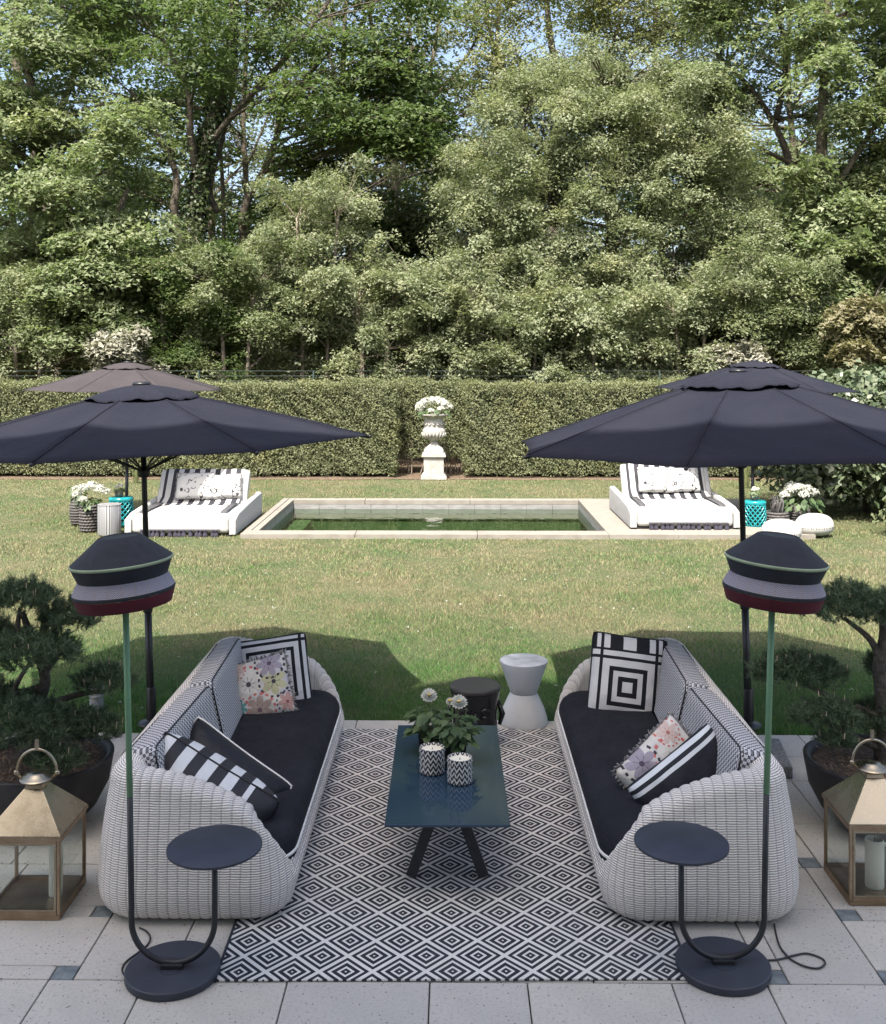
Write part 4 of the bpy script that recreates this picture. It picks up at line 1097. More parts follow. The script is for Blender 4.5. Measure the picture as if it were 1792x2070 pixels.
# grass side group
p = G(180, 1073); t = thing('flower_basket', 'dark woven basket of white hydrangeas next to the striped drum', 'potted plant', p, 0, 'baskets of white flowers'); woven_pot(t, .115, .13, .40)
leafy(t, 60, .17, .38, .50, .10)
hydrangea_heads(t, [(-.16,-.06,.56,.085),(-.05,-.1,.66,.095),(.06,-.02,.68,.1),(.17,-.04,.64,.09),(.0,.1,.67,.09),(.24,.02,.60,.08),(-.22,.08,.62,.08),(-.03,-.17,.5,.07)])
p = G(158, 1060); t = thing('ribbed_pot', 'slender dark ribbed pot half hidden behind the hydrangea basket', 'pot', p)
MB().lathe([(.10,0),(.12,.08),(.13,.2),(.12,.32),(.10,.40),(.085,.42),(.08,.38),(0,.38)], 26).build('body', K['rattan'], t, smooth=True)
for k in range(9): MB().tube([((.104+.03*math.sin(PI*(k+.6)/9.5))*math.cos(a), (.104+.03*math.sin(PI*(k+.6)/9.5))*math.sin(a), .03+.042*k) for a in np.linspace(0, 2*PI, 27)[:-1]], .008, 5, closed=True).build('rib', K['rattan'], t, smooth=True)
leafy(t, 40, .12, .42, .62, .10)
p = G(221, 1079); t = thing('drum_table', 'cylindrical side table with vertical silver and grey stripes', 'side table', p)
MB().lathe([(.168,0),(.17,.01),(.17,.43),(.168,.435)], 48).build('body', K['drum'], t, smooth=True, angle=50); MB().lathe([(.172,.4355),(.174,.44),(.172,.447),(0,.447)], 48).build('top', K['drum'], t, smooth=True, angle=50)
def lattice_stool(p, r_, h, label):
    t = thing('garden_stool', label, 'stool', p, .2, 'turquoise garden stools')
    MB().lathe([(r_*.86,.05),(r_*.90,h*.5),(r_*.86,h-.06)], 30, cap=False).build('inner_shell', K['dark_inside'], t, smooth=True)
    MB().lathe([(r_*.9,0),(r_*.97,.008),(r_,.045),(r_*.95,.055),(r_*.88,.055)], 40, cap=True).build('foot_ring', K['turquoise'], t, smooth=True, angle=60)
    MB().lathe([(r_*.88,h-.06),(r_*1.0,h-.055),(r_*1.03,h-.03),(r_*1.0,h-.008),(r_*.9,h),(0,h+.004)], 40).build('seat', K['turquoise'], t, smooth=True, angle=60)
    for k in range(14):
        for s in (-1, 1):
            pts = [(r_*(.93+.05*math.sin(PI*q))*math.cos(2*PI*k/14+s*q*PI*.57), r_*(.93+.05*math.sin(PI*q))*math.sin(2*PI*k/14+s*q*PI*.57), .05+(h-.105)*q) for q in np.linspace(0, 1, 12)]
            MB().tube(pts, .0105, 6).build('lattice_bar', K['turquoise'], t, smooth=True)
    return t
p1_ = G(245, 1062); lattice_stool(p1_, .185, .45, 'turquoise lattice garden stool behind the striped drum')
p2_ = G(1527, 1069); lattice_stool(p2_, .165, .44, 'turquoise lattice garden stool between daybed and woven pot')
def small_pots(p, z, label, sc=1.0):
    t = thing('small_pot', label, 'potted plant', (p.x, p.y, z), 0, 'small grey pots on the turquoise stools')
    MB().lathe([(.045,0),(.06,.02),(.068,.07),(.058,.10),(.05,.10),(.048,.085),(0,.085)], 20).build('pot', K['pot_grey'], t, smooth=True)
    leafy(t, 30, .06, .09, .15, .07); hydrangea_heads(t, [(-.03,-.02,.16,.04),(.035,-.01,.17,.042),(.0,.03,.185,.04)])
small_pots(p1_ + Vector((-.02, -.04, 0)), .456, 'small charcoal pot of white flowers on the stool behind the drum')
small_pots(p2_ + Vector((-.01, -.02, 0)), .446, 'small charcoal pot of white flowers on the stool by the deck')
p = G(1570, 1066); t = thing('woven_pot', 'low woven pot holding a twisted grey succulent', 'potted plant', p); woven_pot(t, .165, .18, .25, 6, 14)
for k in range(26):
    a = random.uniform(0, 6.28); l = random.uniform(.12, .27); rr = random.uniform(0, .09)
    MB().tube(smooth_path([(rr*math.cos(a), rr*math.sin(a), .22), ((rr+.03)*math.cos(a+.4), (rr+.03)*math.sin(a+.4), .22+l*.6), ((rr+.02)*math.cos(a+.9), (rr+.02)*math.sin(a+.9), .22+l)], 3), [.014,.016,.016,.014,.012,.009,.004], 6).build('succulent_stem', K['pot_grey'], t, smooth=True)
p = G(1618, 1062); t = thing('flower_basket', 'ribbed charcoal pot of white hydrangeas by the pebble poufs', 'potted plant', p, 0, 'baskets of white flowers')
MB().lathe([(.12,0),(.15,.08),(.165,.2),(.15,.30),(.13,.32),(.12,.29),(0,.29)], 28).build('pot', K['rattan'], t, smooth=True)
for k in range(8): MB().tube([((.132+.036*math.sin(PI*(k+.6)/8.5))*math.cos(a), (.132+.036*math.sin(PI*(k+.6)/8.5))*math.sin(a), .02+.038*k) for a in np.linspace(0, 2*PI, 29)[:-1]], .009, 5, closed=True).build('rib', K['rattan'], t, smooth=True)
leafy(t, 90, .28, .30, .46, .13)
hydrangea_heads(t, [(-.25,-.04,.48,.09),(-.15,-.02,.56,.1),(-.02,-.02,.60,.1),(.1,.0,.57,.1),(.22,.02,.52,.09),(.02,-.14,.50,.085),(-.1,.1,.6,.1)])
def pebble(p, rx, ry, h, label, rz):
    t = thing('pebble_pouf', label, 'pouf', p, rz, 'white pebble poufs')
    mb = MB(); vs_ = []; nu, nv = 36, 18
    for i in range(nv+1):
        ph = -PI/2 + PI*i/nv
        for k in range(nu):
            a = 2*PI*k/nu; c_ = max(0, math.cos(ph))**.75; w_ = 1 + .05*math.sin(2*a+1)
            z = h*(.42 + (.58 if ph > 0 else .42)*math.copysign(abs(math.sin(ph))**.9, ph))
            vs_.append((rx*w_*c_*math.cos(a), ry*w_*c_*math.sin(a), max(z, 0)))
    mb.add(vs_, [(i*nu+k, i*nu+(k+1) % nu, (i+1)*nu+(k+1) % nu, (i+1)*nu+k) for i in range(nv) for k in range(nu)])
    mb.build('cover', K['pebble'], t, smooth=True)
    for k in range(16):
        a = -2.7 + k*.15 + random.uniform(-.03, .03); w_ = 1 + .05*math.sin(2*a+1); l = random.uniform(.02, .05)
        pts = [(rx*w_*1.0*math.cos(a+d_), ry*w_*1.0*math.sin(a+d_), h*.41) for d_ in (0, l)]
        MB().tube(pts, .008, 5).build('stitch', K['seam'], t)
pebble(G(1647, 1083), .285, .22, .33, 'white pebble pouf with dark stitches next to hydrangea pot', .1)
pebble(G(1580, 1096), .27, .22, .33, 'white pebble pouf mostly hidden behind the lamp shade', -.2)

# ================================================================ urn on pedestal
p = G(877.6, 966); t = thing('stone_urn', 'white stone urn of white flowers on a square pedestal in hedge niche', 'urn', (p.x, p.y, 0))
ped = MB().box((-.28,-.28,-.01),(.28,.28,.045)).box((-.26,-.26,.046),(.26,.26,.085)).frustum((0,0),(.255,.255),(.225,.225),.0855,.11).box((-.219,-.219,.1105),(.219,.219,.455)).frustum((0,0),(.225,.225),(.255,.255),.4555,.48).box((-.265,-.265,.4805),(.265,.265,.515)).box((-.25,-.25,.5155),(.25,.25,.555)).build('pedestal', K['urn_stone'], t); bevel_mesh(ped.data, .004, 1)
ft = MB(); 
for (a0_, z0_, a1_, z1_) in ((.212,.556,.212,.62),(.212,.6205,.19,.66),(.19,.6605,.13,.71),(.13,.7105,.075,.775),(.075,.7755,.062,.80)): ft.frustum((0,0),(a0_,a0_),(a1_,a1_),z0_,z1_)
ft.build('urn_foot', K['urn_stone'], t)
MB().lathe([(.06,.80),(.085,.82),(.13,.86),(.20,.90),(.245,.95),(.262,1.01),(.258,1.06),(.235,1.10),(.215,1.13),(.222,1.16),(.222,1.24),(.205,1.28),(.21,1.31),(.26,1.345),(.31,1.375),(.335,1.395),(.335,1.415),(.31,1.415),(.28,1.38),(0,1.37)], 44).build('bowl', K['urn_stone'], t, smooth=True, angle=50)
for k in range(20):
    a = 2*PI*k/20
    MB().tube([(.14*math.cos(a),.14*math.sin(a),.862),(.215*math.cos(a),.215*math.sin(a),.90),(.258*math.cos(a),.258*math.sin(a),.955),(.268*math.cos(a),.268*math.sin(a),1.01)], [.010,.018,.022,.010], 6).build('gadroon', K['urn_stone'], t, smooth=True)
for k in range(9):
    a = -PI/2 + (k-4)*.42
    MB().tube([(.222*math.cos(a-.2),.222*math.sin(a-.2),1.22),(.232*math.cos(a),.232*math.sin(a),1.175),(.222*math.cos(a+.2),.222*math.sin(a+.2),1.22)], [.010,.022,.010], 7).build('garland', K['urn_stone'], t, smooth=True)
leafy(t, 90, .34, 1.40, 1.55, .10)
hydrangea_heads(t, [(-.28,-.08,1.60,.12),(-.16,-.1,1.68,.12),(-.03,-.06,1.70,.12),(.11,-.06,1.70,.12),(.23,-.08,1.64,.12),(.33,-.04,1.56,.1),(.15,-.22,1.53,.09),(-.06,-.25,1.50,.075),(-.32,.05,1.5,.1),(.05,.1,1.69,.12),(-.2,.12,1.66,.12)])

# ================================================================ bollard light behind the pine
p = G(195, 1428); t = thing('bollard_light', 'short grey louvred garden light standing in the lawn', 'garden light', (p.x, p.y, -.20))
MB().lathe([(.05,0),(.05,.26)], 20).build('post', K['grey_metal'], t, smooth=True, angle=40)
for k in range(3): MB().lathe([(.052,.275+.03*k),(.056,.28+.03*k),(.050,.295+.03*k)], 20).build('louvre', K['grey_metal'], t, smooth=True)
MB().lathe([(.058,.37),(.06,.375),(.06,.39),(.05,.40),(0,.40)], 20).build('cap', K['grey_metal'], t, smooth=True, angle=40)
MB().lathe([(.035,.26),(.035,.37)], 16).build('lens', K['wax'], t, smooth=True)
# ================================================================ niwaki pines in bowls
def pine(base, rim, label, potlabel, pads, trunk, limbs, seed):
    """pads: (x, y, z, rx, ry, rz) relative to the bowl's base"""
    rs = np.random.default_rng(seed)
    t = thing('planter_bowl', potlabel, 'planter', base, 0, 'black planter bowls')
    r_ = rim
    MB().lathe([(r_*.50,0),(r_*.56,.005),(r_*.78,.10),(r_*.94,.22),(r_,.35),(r_*1.01,.375),(r_*.97,.382),(r_*.92,.37),(r_*.90,.33),(0,.33)], 56).build('bowl', K['bowl'], t, smooth=True, angle=60)
    mb = MB().lathe([(r_*.905,.332),(r_*.6,.342),(r_*.3,.352),(0,.36)], 40, cap=False); mb.build('soil', K['potsoil'], t, smooth=True)
    n = 420; q = np.sqrt(rs.random(n))*r_*.86; a = rs.random(n)*2*PI
    P = np.stack([q*np.cos(a), q*np.sin(a), .345+.012*rs.random(n)+.02*(1-q/r_)], 1)
    V, F, rn = leaf_quads(P, np.stack([rs.normal(size=n)*.5, rs.normal(size=n)*.5, np.ones(n)], 1), .05, .16)
    np_mesh('dead_needles', V, F, K['dead'], t, rnd=rn)
    p_ = thing('pine_tree', label, 'pine', (base[0], base[1], base[2]+.34), 0, 'cloud pruned pines')
    mb = MB(); mb.tube(smooth_path(trunk[0], 5), np.interp(np.linspace(0, 1, (len(trunk[0])-1)*5+1), np.linspace(0, 1, len(trunk[1])), trunk[1]).tolist(), 10)
    mb.build('trunk', K['bark'], p_, smooth=True)
    for L in limbs:
        sp_ = smooth_path(L, 5); MB().tube(sp_, np.linspace(.024, .010, len(sp_)).tolist(), 8).build('branch', K['bark'], p_, smooth=True)
    for (x, y, z, rx, ry, rz) in pads:
        # tufts over a cushion-shaped shell, needles radiating from each shoot
        nt_ = int(2500*(rx*ry)**.5*((rx*ry+2*rx*rz)**.5)*3.0)
        d = unit(rs.normal(size=(nt_, 3))); d[:, 2] = np.where(d[:, 2] < -.25, -d[:, 2]*.6, d[:, 2])
        rr = 1 - .45*rs.random(nt_)**2.0
        lump = 1 + .10*np.sin(d[:,0]*5+x*9) * np.cos(d[:,1]*6+z*7) + .10*np.sin(d[:, 2]*9+d[:,0]*8)
        C = np.stack([x + rx*d[:,0]*rr*lump, y + ry*d[:,1]*rr*lump, z + rz*d[:,2]*rr*lump], 1)
        ax = unit(d*np.array([1, 1, .8]) + np.array([0, 0, 1.0]) + rs.normal(size=(nt_, 3))*.2)
        k = 26
        Cn = np.repeat(C, k, 0); An = np.repeat(ax, k, 0); m_ = len(Cn)
        dirs = unit(An*rs.uniform(.15, 1.1, (m_, 1)) + unit(rs.normal(size=(m_, 3)))*.8)
        start = Cn + An*(rs.uniform(-.025, .02, (m_, 1)))
        ln = rs.uniform(.028, .048, (m_, 1)); tip = start + dirs*ln
        side_ = unit(np.cross(dirs, rs.normal(size=(m_, 3))))*.0021
        V = np.empty((m_, 3, 3)); V[:,0] = start-side_; V[:,1] = start+side_; V[:,2] = tip
        F = np.arange(m_*3).reshape(m_, 3)
        pad = np_mesh('needles', V.reshape(-1, 3), F, K['needles'], p_, rnd=np.repeat(rs.random(m_)*.75 + .25*np.repeat(rs.random(nt_), k), 3))
        # candles: pale upright spring shoots
        top_ = np.where(ax[:, 2] > .55)[0]; top_ = rs.choice(top_, min(len(top_), int(16*(rx*ry)**.5/.2)), replace=False)
        mb = MB()
        for i in top_:
            c_ = Vector(C[i]) + Vector(ax[i])*.02; e_ = c_ + (Vector(ax[i])*.4 + Vector((0, 0, 1))).normalized()*rs.uniform(.02, .04)
            mb.tube([c_, e_], [.0035, .002], 4)
        tag(mb.build('shoots', K['shoot'], pad), kind='stuff')
K['dead'] = leaf_mat('fallen_pine_needles', (.16, .10, .065), (.34, .24, .16), .1, .9)
YP = 5.9
def padat(px, py, w, h, Yd=0.0, base=None, fl=.78):
    c_ = D(px, py, YP+Yd); s = (YP+Yd)/FPX
    return (c_.x-base.x, c_.y-base.y, c_.z-base.z-.34, w*s/2, w*s/2*.8, h*s/2*fl+.02)
pbL = Vector((-2.34, YP, .001))
padsL = [padat(40,1215,150,90,0,pbL), padat(140,1258,120,85,.05,pbL), padat(60,1325,200,110,-.1,pbL), padat(212,1383,120,80,.1,pbL),
         padat(50,1475,210,150,-.15,pbL), padat(185,1478,120,95,.0,pbL), padat(-60,1290,170,120,.1,pbL), padat(-40,1420,160,120,.1,pbL), padat(110,1540,110,60,-.25,pbL)]
pine(pbL, .40, 'dense dark cloud pruned pine with many stacked pads', 'black bowl holding the denser pine with many pads', padsL,
     ([(0,0,-.02),(.03,0,.12),(-.02,.02,.30),(.03,0,.48),(-.05,.02,.68),(-.1,0,.85)], [.045,.04,.034,.026,.016]),
     [[(.02,0,.2),(.14,.03,.24),(padsL[5][0],padsL[5][1],padsL[5][2]-.03)], [(-.01,.02,.3),(.18,.06,.36),(padsL[3][0],padsL[3][1],padsL[3][2]-.04)], [(.02,0,.5),(.1,.03,.62),(padsL[1][0],padsL[1][1],padsL[1][2]-.04)],
      [(0,0,.3),(-.2,-.05,.3),(padsL[4][0],padsL[4][1],padsL[4][2]-.03)], [(0,0,.42),(-.12,-.05,.42),(padsL[2][0],padsL[2][1],padsL[2][2]-.04)], [(-.05,.02,.65),(-.12,0,.74),(padsL[0][0],padsL[0][1],padsL[0][2]-.04)]], 3)
pbR = Vector((2.385, YP, .001))
padsR = [padat(1722,1232,215,105,0,pbR), padat(1615,1362,185,85,.15,pbR), padat(1672,1452,130,75,-.1,pbR), padat(1772,1462,140,90,.05,pbR), padat(1782,1350,70,70,.1,pbR), padat(1850,1250,140,100,.1,pbR), padat(1880,1420,150,100,.1,pbR), padat(1690,1500,70,40,-.2,pbR)]
pine(pbR, .40, 'open cloud pruned pine showing its bare dark trunk and umbrella top', 'black bowl holding the open pine with bare trunk', padsR,
     ([(0.02,0,-.02),(.01,0,.15),(.02,.0,.35),(.0,0,.55),(.03,.0,.72),(.02,0,.9)], [.045,.042,.038,.032,.02]),
     [[(0,0,.62),(-.06,0,.72),(padsR[0][0]-.04,padsR[0][1],padsR[0][2]-.05)], [(0,0,.28),(-.2,.08,.34),(padsR[1][0],padsR[1][1],padsR[1][2]-.04)], [(0,0,.1),(-.12,-.05,.16),(padsR[2][0],padsR[2][1],padsR[2][2]-.03)],
      [(0,0,.5),(.05,.05,.52),(padsR[4][0],padsR[4][1],padsR[4][2]-.03)], [(.02,0,.6),(.2,.05,.75),(padsR[5][0],padsR[5][1],padsR[5][2]-.03)]], 4)

# ================================================================ hedge
K['hedge_core'] = plain('hedge_twigs', (.035, .036, .02), .95)
K['hedge_leaf'] = leaf_mat('hornbeam_hedge_leaves', (.112, .130, .062), (.185, .195, .108),   .30, .6, gain=1.15, drift=1.1)
ZH = 2.10; HY = 23.25; NX0, NX1, ND = -1.27, .27, .75
def hedge_piece(name, label, faces, core, n, group):
    t = thing(name, label, 'hedge', (core[0][0]*.5+core[1][0]*.5, HY, 0), 0, group)
    ox, oy = t.location.x, t.location.y
    mb = MB(); ins = .07
    for lo, hi in core[2]: mb.box((lo[0]-ox, lo[1]-oy, lo[2]), (hi[0]-ox, hi[1]-oy, hi[2]))
    mb.build('branches', K['hedge_core'], t)
    areas = np.array([f[3] for f in faces]); cnt = (n*areas/areas.sum()).astype(int)
    Ps, Ns = [], []
    for (o_, u_, v_, _, nn), c_ in zip(faces, cnt):
        a, b = RNG.random((c_, 1)), RNG.random((c_, 1))
        P = np.array(o_)[None] + a*np.array(u_)[None] + b*np.array(v_)[None]
        lump = .05*np.sin(P[:,[0]]*.9+P[:,[2]]*1.3) + .035*np.sin(P[:,[0]]*5.3+P[:,[2]]*3.1) + .03*np.sin(P[:,[0]]*11+P[:,[2]]*13) + .03*np.sin(P[:,[0]]*1.7+P[:,[1]]*5)
        P = P + np.array(nn)[None]*(lump - .16*RNG.random((c_, 1))**1.6 + .10*RNG.random((c_,1))**14)
        Ps.append(P); Ns.append(np.array(nn)[None]*.65 + np.array([[0, 0, .35]]) + RNG.normal(size=(c_, 3))*.55)
    P = np.concatenate(Ps) - np.array([ox, oy, 0]); N = np.concatenate(Ns)
    keep = P[:, 2] > .02 + .10*RNG.random(len(P))
    P, N = P[keep], N[keep]
    V, F, rn = leaf_tris(P, N, RNG.uniform(.034, .058, len(P)), .8); np_mesh('leaves', V, F, K['hedge_leaf'], t, rnd=rn)
def face(o, u, v, n): return (o, u, v, float(np.linalg.norm(np.cross(u, v))), n)
HT = 1.25
def long_piece(x0, x1, inner, label):
    fs = [face((x0,HY,0),(x1-x0,0,0),(0,0,ZH),(0,-1,0)), face((x0,HY,ZH),(x1-x0,0,0),(0,HT,0),(0,0,1))]
    fs.append(face((inner,HY,0),(0,ND,0),(0,0,ZH),(1 if inner == x1 else -1,0,0)))
    hedge_piece('hedge', label, fs, ((x0,),(x1,),[((x0+.20,HY+.24,.05),(x1-.20,HY+HT,ZH-.22))]), 92000, 'clipped hedge behind the pool')
long_piece(-13.0, NX0, NX0, 'long clipped hedge behind the pool, reaching from niche to brown parasol side')
long_piece(NX1, 13.0, NX1, 'long clipped hedge behind the pool, reaching from niche to laurel bush')
hedge_piece('hedge', 'short set back piece of clipped hedge forming the niche behind urn', [face((NX0,HY+ND,.35),(NX1-NX0,0,0),(0,0,ZH-.35),(0,-1,0)), face((NX0,HY+ND,ZH),(NX1-NX0,0,0),(0,HT-ND,0),(0,0,1))],
            ((NX0,),(NX1,),[((NX0-.1,HY+ND+.22,.45),(NX1+.1,HY+HT,ZH-.22))]), 9000, 'clipped hedge behind the pool')
t = thing('dead_shrub', 'bare brown shrub stems low in the hedge niche behind urn', 'shrub', (-.5, HY+ND, 0))
for k in range(22):
    x = random.uniform(-.75, .75); MB().tube([(x, random.uniform(0, .2), 0), (x+random.uniform(-.1,.1), .1, .3), (x+random.uniform(-.25,.25), random.uniform(-.1, .2), .75)], [.014, .010, .005], 5).build('stem', K['pale_bark'], t)

# wire fence behind the hedge
t = thing('wire_fence', 'green wire fence with thin posts just behind the hedge', 'fence', (0, 25.0, 0))
for k in range(9): MB().box((-11.6+2.75*k-.016, -.016, 0), (-11.6+2.75*k+.016, .016, 2.34)).build('post', K['fence'], t)
for z in (1.9, 2.1, 2.22, 2.34): MB().tube([(-12, 0, z), (11, 0, z)], .0045, 4).build('wire', K['fence'], t)

# ================================================================ leafy shrubs and trees
K['lf_maple'] = leaf_mat('maple_leaves', (.090, .122, .056), (.188, .208, .122), .45, gain=1.5, drift=.8)
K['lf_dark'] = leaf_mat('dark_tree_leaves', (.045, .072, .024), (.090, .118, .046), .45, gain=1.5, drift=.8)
K['lf_horn'] = leaf_mat('hornbeam_leaves', (.108, .130, .072), (.20, .213, .135), .42, gain=1.5, drift=.8)
K['lf_spring'] = leaf_mat('spring_leaves', (.13, .15, .065), (.24, .245, .135), .45, gain=1.3, drift=.8)
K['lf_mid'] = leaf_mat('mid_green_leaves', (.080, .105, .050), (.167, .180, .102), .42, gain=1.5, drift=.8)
K['lf_pale'] = leaf_mat('variegated_leaves', (.20, .20, .15), (.36, .35, .29), .25)
K['lf_ochre'] = leaf_mat('ochre_young_leaves', (.17, .16, .085), (.25, .23, .145), .35)
K['lf_ivy'] = leaf_mat('ivy_leaves', (.022, .042, .014), (.075, .10, .038), .15, .4)
K['lf_laurel'] = leaf_mat('laurel_leaves_grey', (.055, .085, .040), (.15, .175, .105), .12, .35, .5)

def cloud(lobes, per, leaf, spray=.5, flat=.28, droop=.25, shell=.55, upb=1.0, rs=RNG):
    """leaf positions and normals: flat sprays of leaves filling the given lobes (cx,cy,cz,rx,ry,rz,sprays)"""
    Ps, Ns = [], []
    for (cx, cy, cz, rx, ry, rz, ns) in lobes:
        d = unit(rs.normal(size=(ns, 3))); rr = 1 - shell*rs.random(ns)**1.4
        lump = 1 + .18*np.sin(d[:,0]*4+cx) + .14*np.sin(d[:,2]*7+cz*3) 
        C = np.array([cx, cy, cz]) + d*np.array([rx, ry, rz])*(rr*lump)[:, None]
        n_ = unit(np.array([0, 0, upb]) + d*np.array([.55, .55, .25]) + rs.normal(size=(ns, 3))*.22)
        a = unit(rs.normal(size=(ns, 3))); a = unit(a - n_*(a*n_).sum(1, keepdims=True)); b = np.cross(n_, a)
        q = np.sqrt(rs.random((ns, per, 1))); th = rs.random((ns, per, 1))*2*PI
        sz = spray*rs.uniform(.6, 1.25, (ns, 1, 1))
        off = (a[:,None]*np.cos(th)*1.25 + b[:,None]*np.sin(th)*.8)*q*sz + n_[:,None]*(rs.normal(size=(ns, per, 1))*flat*.22*sz - droop*q*q*sz)
        Ps.append((C[:,None] + off).reshape(-1, 3))
        Ns.append((n_[:,None] + rs.normal(size=(ns, per, 3))*.36).reshape(-1, 3))
    return np.concatenate(Ps), np.concatenate(Ns)
def limb(mb, p0, p1, r0, r1, bow=.3, n=7, wob=.12):
    p0, p1 = Vector(p0), Vector(p1); L = (p1-p0).length; pts = []
    s1, s2 = random.uniform(0, 6), random.uniform(0, 6)
    for i in range(n+1):
        q = i/n; p = p0.lerp(p1, q); p.z += bow*L*.25*math.sin(PI*q)
        p.x += wob*L*.14*math.sin(q*5+s1)*q*(1-q)*3; p.y += wob*L*.14*math.sin(q*6+s2)*q*(1-q)*3; pts.append(p)
    mb.tube(pts, [r0+(r1-r0)*(i/n)**.8 for i in range(n+1)], 6 if r0 > .04 else 4, caps=False); return pts
def tree(name, label, base, stems, crowns, leafmat, per, leaf, bark='tree_bark', group='trees behind the hedge', ivy=0, seed=1, twigs=2, cat='tree', **kw):
    """stems: list of (points, r0, r1) in world; crowns: world lobes"""
    random.seed(seed); rs = np.random.default_rng(seed+100)
    b = Vector(base); t = thing(name, label, cat, b, 0, group)
    mb = MB(); tops = []; allpts = []
    for (pts, r0, r1) in stems:
        pp = smooth_path([Vector(p)-b for p in pts], 6); mb.tube(pp, [r0+(r1-r0)*i/(len(pp)-1) for i in range(len(pp))], 10); allpts += [(p, r0+(r1-r0)*i/(len(pp)-1)) for i, p in enumerate(pp)]
    for (cx, cy, cz, rx, ry, rz, ns) in crowns:
        c_ = Vector((cx, cy, cz))-b
        cand = [a for a in allpts if a[0].z < c_.z - .1*rz] or allpts
        st = min(cand, key=lambda a: (a[0]-c_).length + random.uniform(0, .8))
        r0 = min(st[1]*.55, .10)
        lp = limb(mb, st[0], c_, r0, r0*.3, .12)
        for k in range(twigs):
            d = Vector(rs.normal(size=3)); d.normalize(); e = c_ + Vector((d.x*rx, d.y*ry, abs(d.z)*rz*.9))*.85
            limb(mb, lp[3+k % 4], e, r0*.42, .008, .2, 4)
    mb.build('trunk', K[bark], t, smooth=True)
    P, N = cloud([(cx-b.x, cy-b.y, cz-b.z, rx, ry, rz, ns) for (cx, cy, cz, rx, ry, rz, ns) in crowns], per, leaf, rs=rs, **kw)
    keep = P[:, 2] > .05 - b.z
    P, N = P[keep], N[keep]
    V, F, rn = (leaf_tris if b.y > 20 else leaf_quads)(P, N, rs.uniform(.75, 1.35, len(P))*leaf, .72 if b.y > 20 else .58); np_mesh('crown', V, F, K[leafmat], t, rnd=rn)
    if ivy:
        Pi, Ni = [], []
        for (p, r_) in allpts[:ivy]:
            for k in range(150):
                a = random.uniform(0, 2*PI); q = r_*random.uniform(.95, 1.5)
                Pi.append((p.x+q*math.cos(a), p.y+q*math.sin(a), p.z+random.uniform(-.35, .35))); Ni.append((math.cos(a), math.sin(a), .5))
        V, F, rn = leaf_quads(np.array(Pi), np.array(Ni)+RNG.normal(size=(len(Pi), 3))*.35, .13, .8); np_mesh('ivy', V, F, K['lf_ivy'], t, rnd=rn)
    return t
def W(px, py, Y): p = D(px, py, Y); return (p.x, p.y, p.z)
def lobe(px, py, wpx, hpx, Y, ns, ry=None):
    p = D(px, py, Y); s = Y/FPX; return (p.x, p.y, p.z, wpx*s/2, (ry or wpx*s/2*.8), hpx*s/2, ns)
def gr(px, Y): p = D(px, 800, Y); return (p.x, Y, 0.0)
def scatter(x0, x1, y0, y1, n, wr, hr, Y, dy, ns, seed, fn=None):
    rr = random.Random(seed); out = []
    for i in range(n):
        for _ in range(20):
            px, py = rr.uniform(x0, x1), rr.uniform(y0, y1)
            if fn is None or fn(px, py): break
        out.append(lobe(px, py, rr.uniform(*wr), rr.uniform(*hr), Y + rr.uniform(-dy, dy), ns))
    return out
def ell(cx, cy, rx, ry): return lambda px, py: ((px-cx)/rx)**2 + ((py-cy)/ry)**2 < 1

# ---- tall ivy clad tree left of centre
Yt = 31
tree('ivy_tree', 'tall ivy clad tree with several dark stems rising behind the brown parasol', gr(385, Yt),
     [([gr(385,Yt), W(385,560,Yt), W(395,430,Yt), W(415,300,Yt), W(445,190,Yt+.3), W(470,60,Yt+.5), W(480,-120,Yt+.8)], .34, .11),
      ([W(372,520,Yt-.2), W(352,430,Yt-.4), W(356,350,Yt-.3), W(310,260,Yt-.8), W(262,180,Yt-1.2)], .15, .05),
      ([W(425,290,Yt), W(490,210,Yt-.5), W(565,130,Yt-.6), W(640,40,Yt-.8), W(700,-60,Yt)], .10, .04),
      ([W(440,430,Yt+.6), W(425,380,Yt+.6), W(450,280,Yt+1), W(480,140,Yt+1.5)], .10, .05),
      ([W(400,360,Yt), W(385,270,Yt-.6), W(380,180,Yt-.8), W(330,80,Yt-1)], .13, .05),
      ([W(510,560,Yt+.8), W(490,440,Yt+.8), W(540,330,Yt+.8), W(590,200,Yt+.6), W(650,120,Yt)], .14, .06)],
     scatter(330, 900, -160, 330, 34, (150, 270), (50, 110), Yt-.5, 2.6, 36, 5, lambda a, b: not (380 < a < 610 and 190 < b < 440)) + scatter(560, 880, 80, 330, 16, (130, 230), (50, 90), Yt-1, 1.6, 48, 6)
     + scatter(120, 460, -160, 230, 16, (150, 250), (50, 100), Yt-1.5, 2.2, 36, 16), 'lf_dark', 27, .135, ivy=30, seed=21, twigs=9, spray=.52, flat=.3)
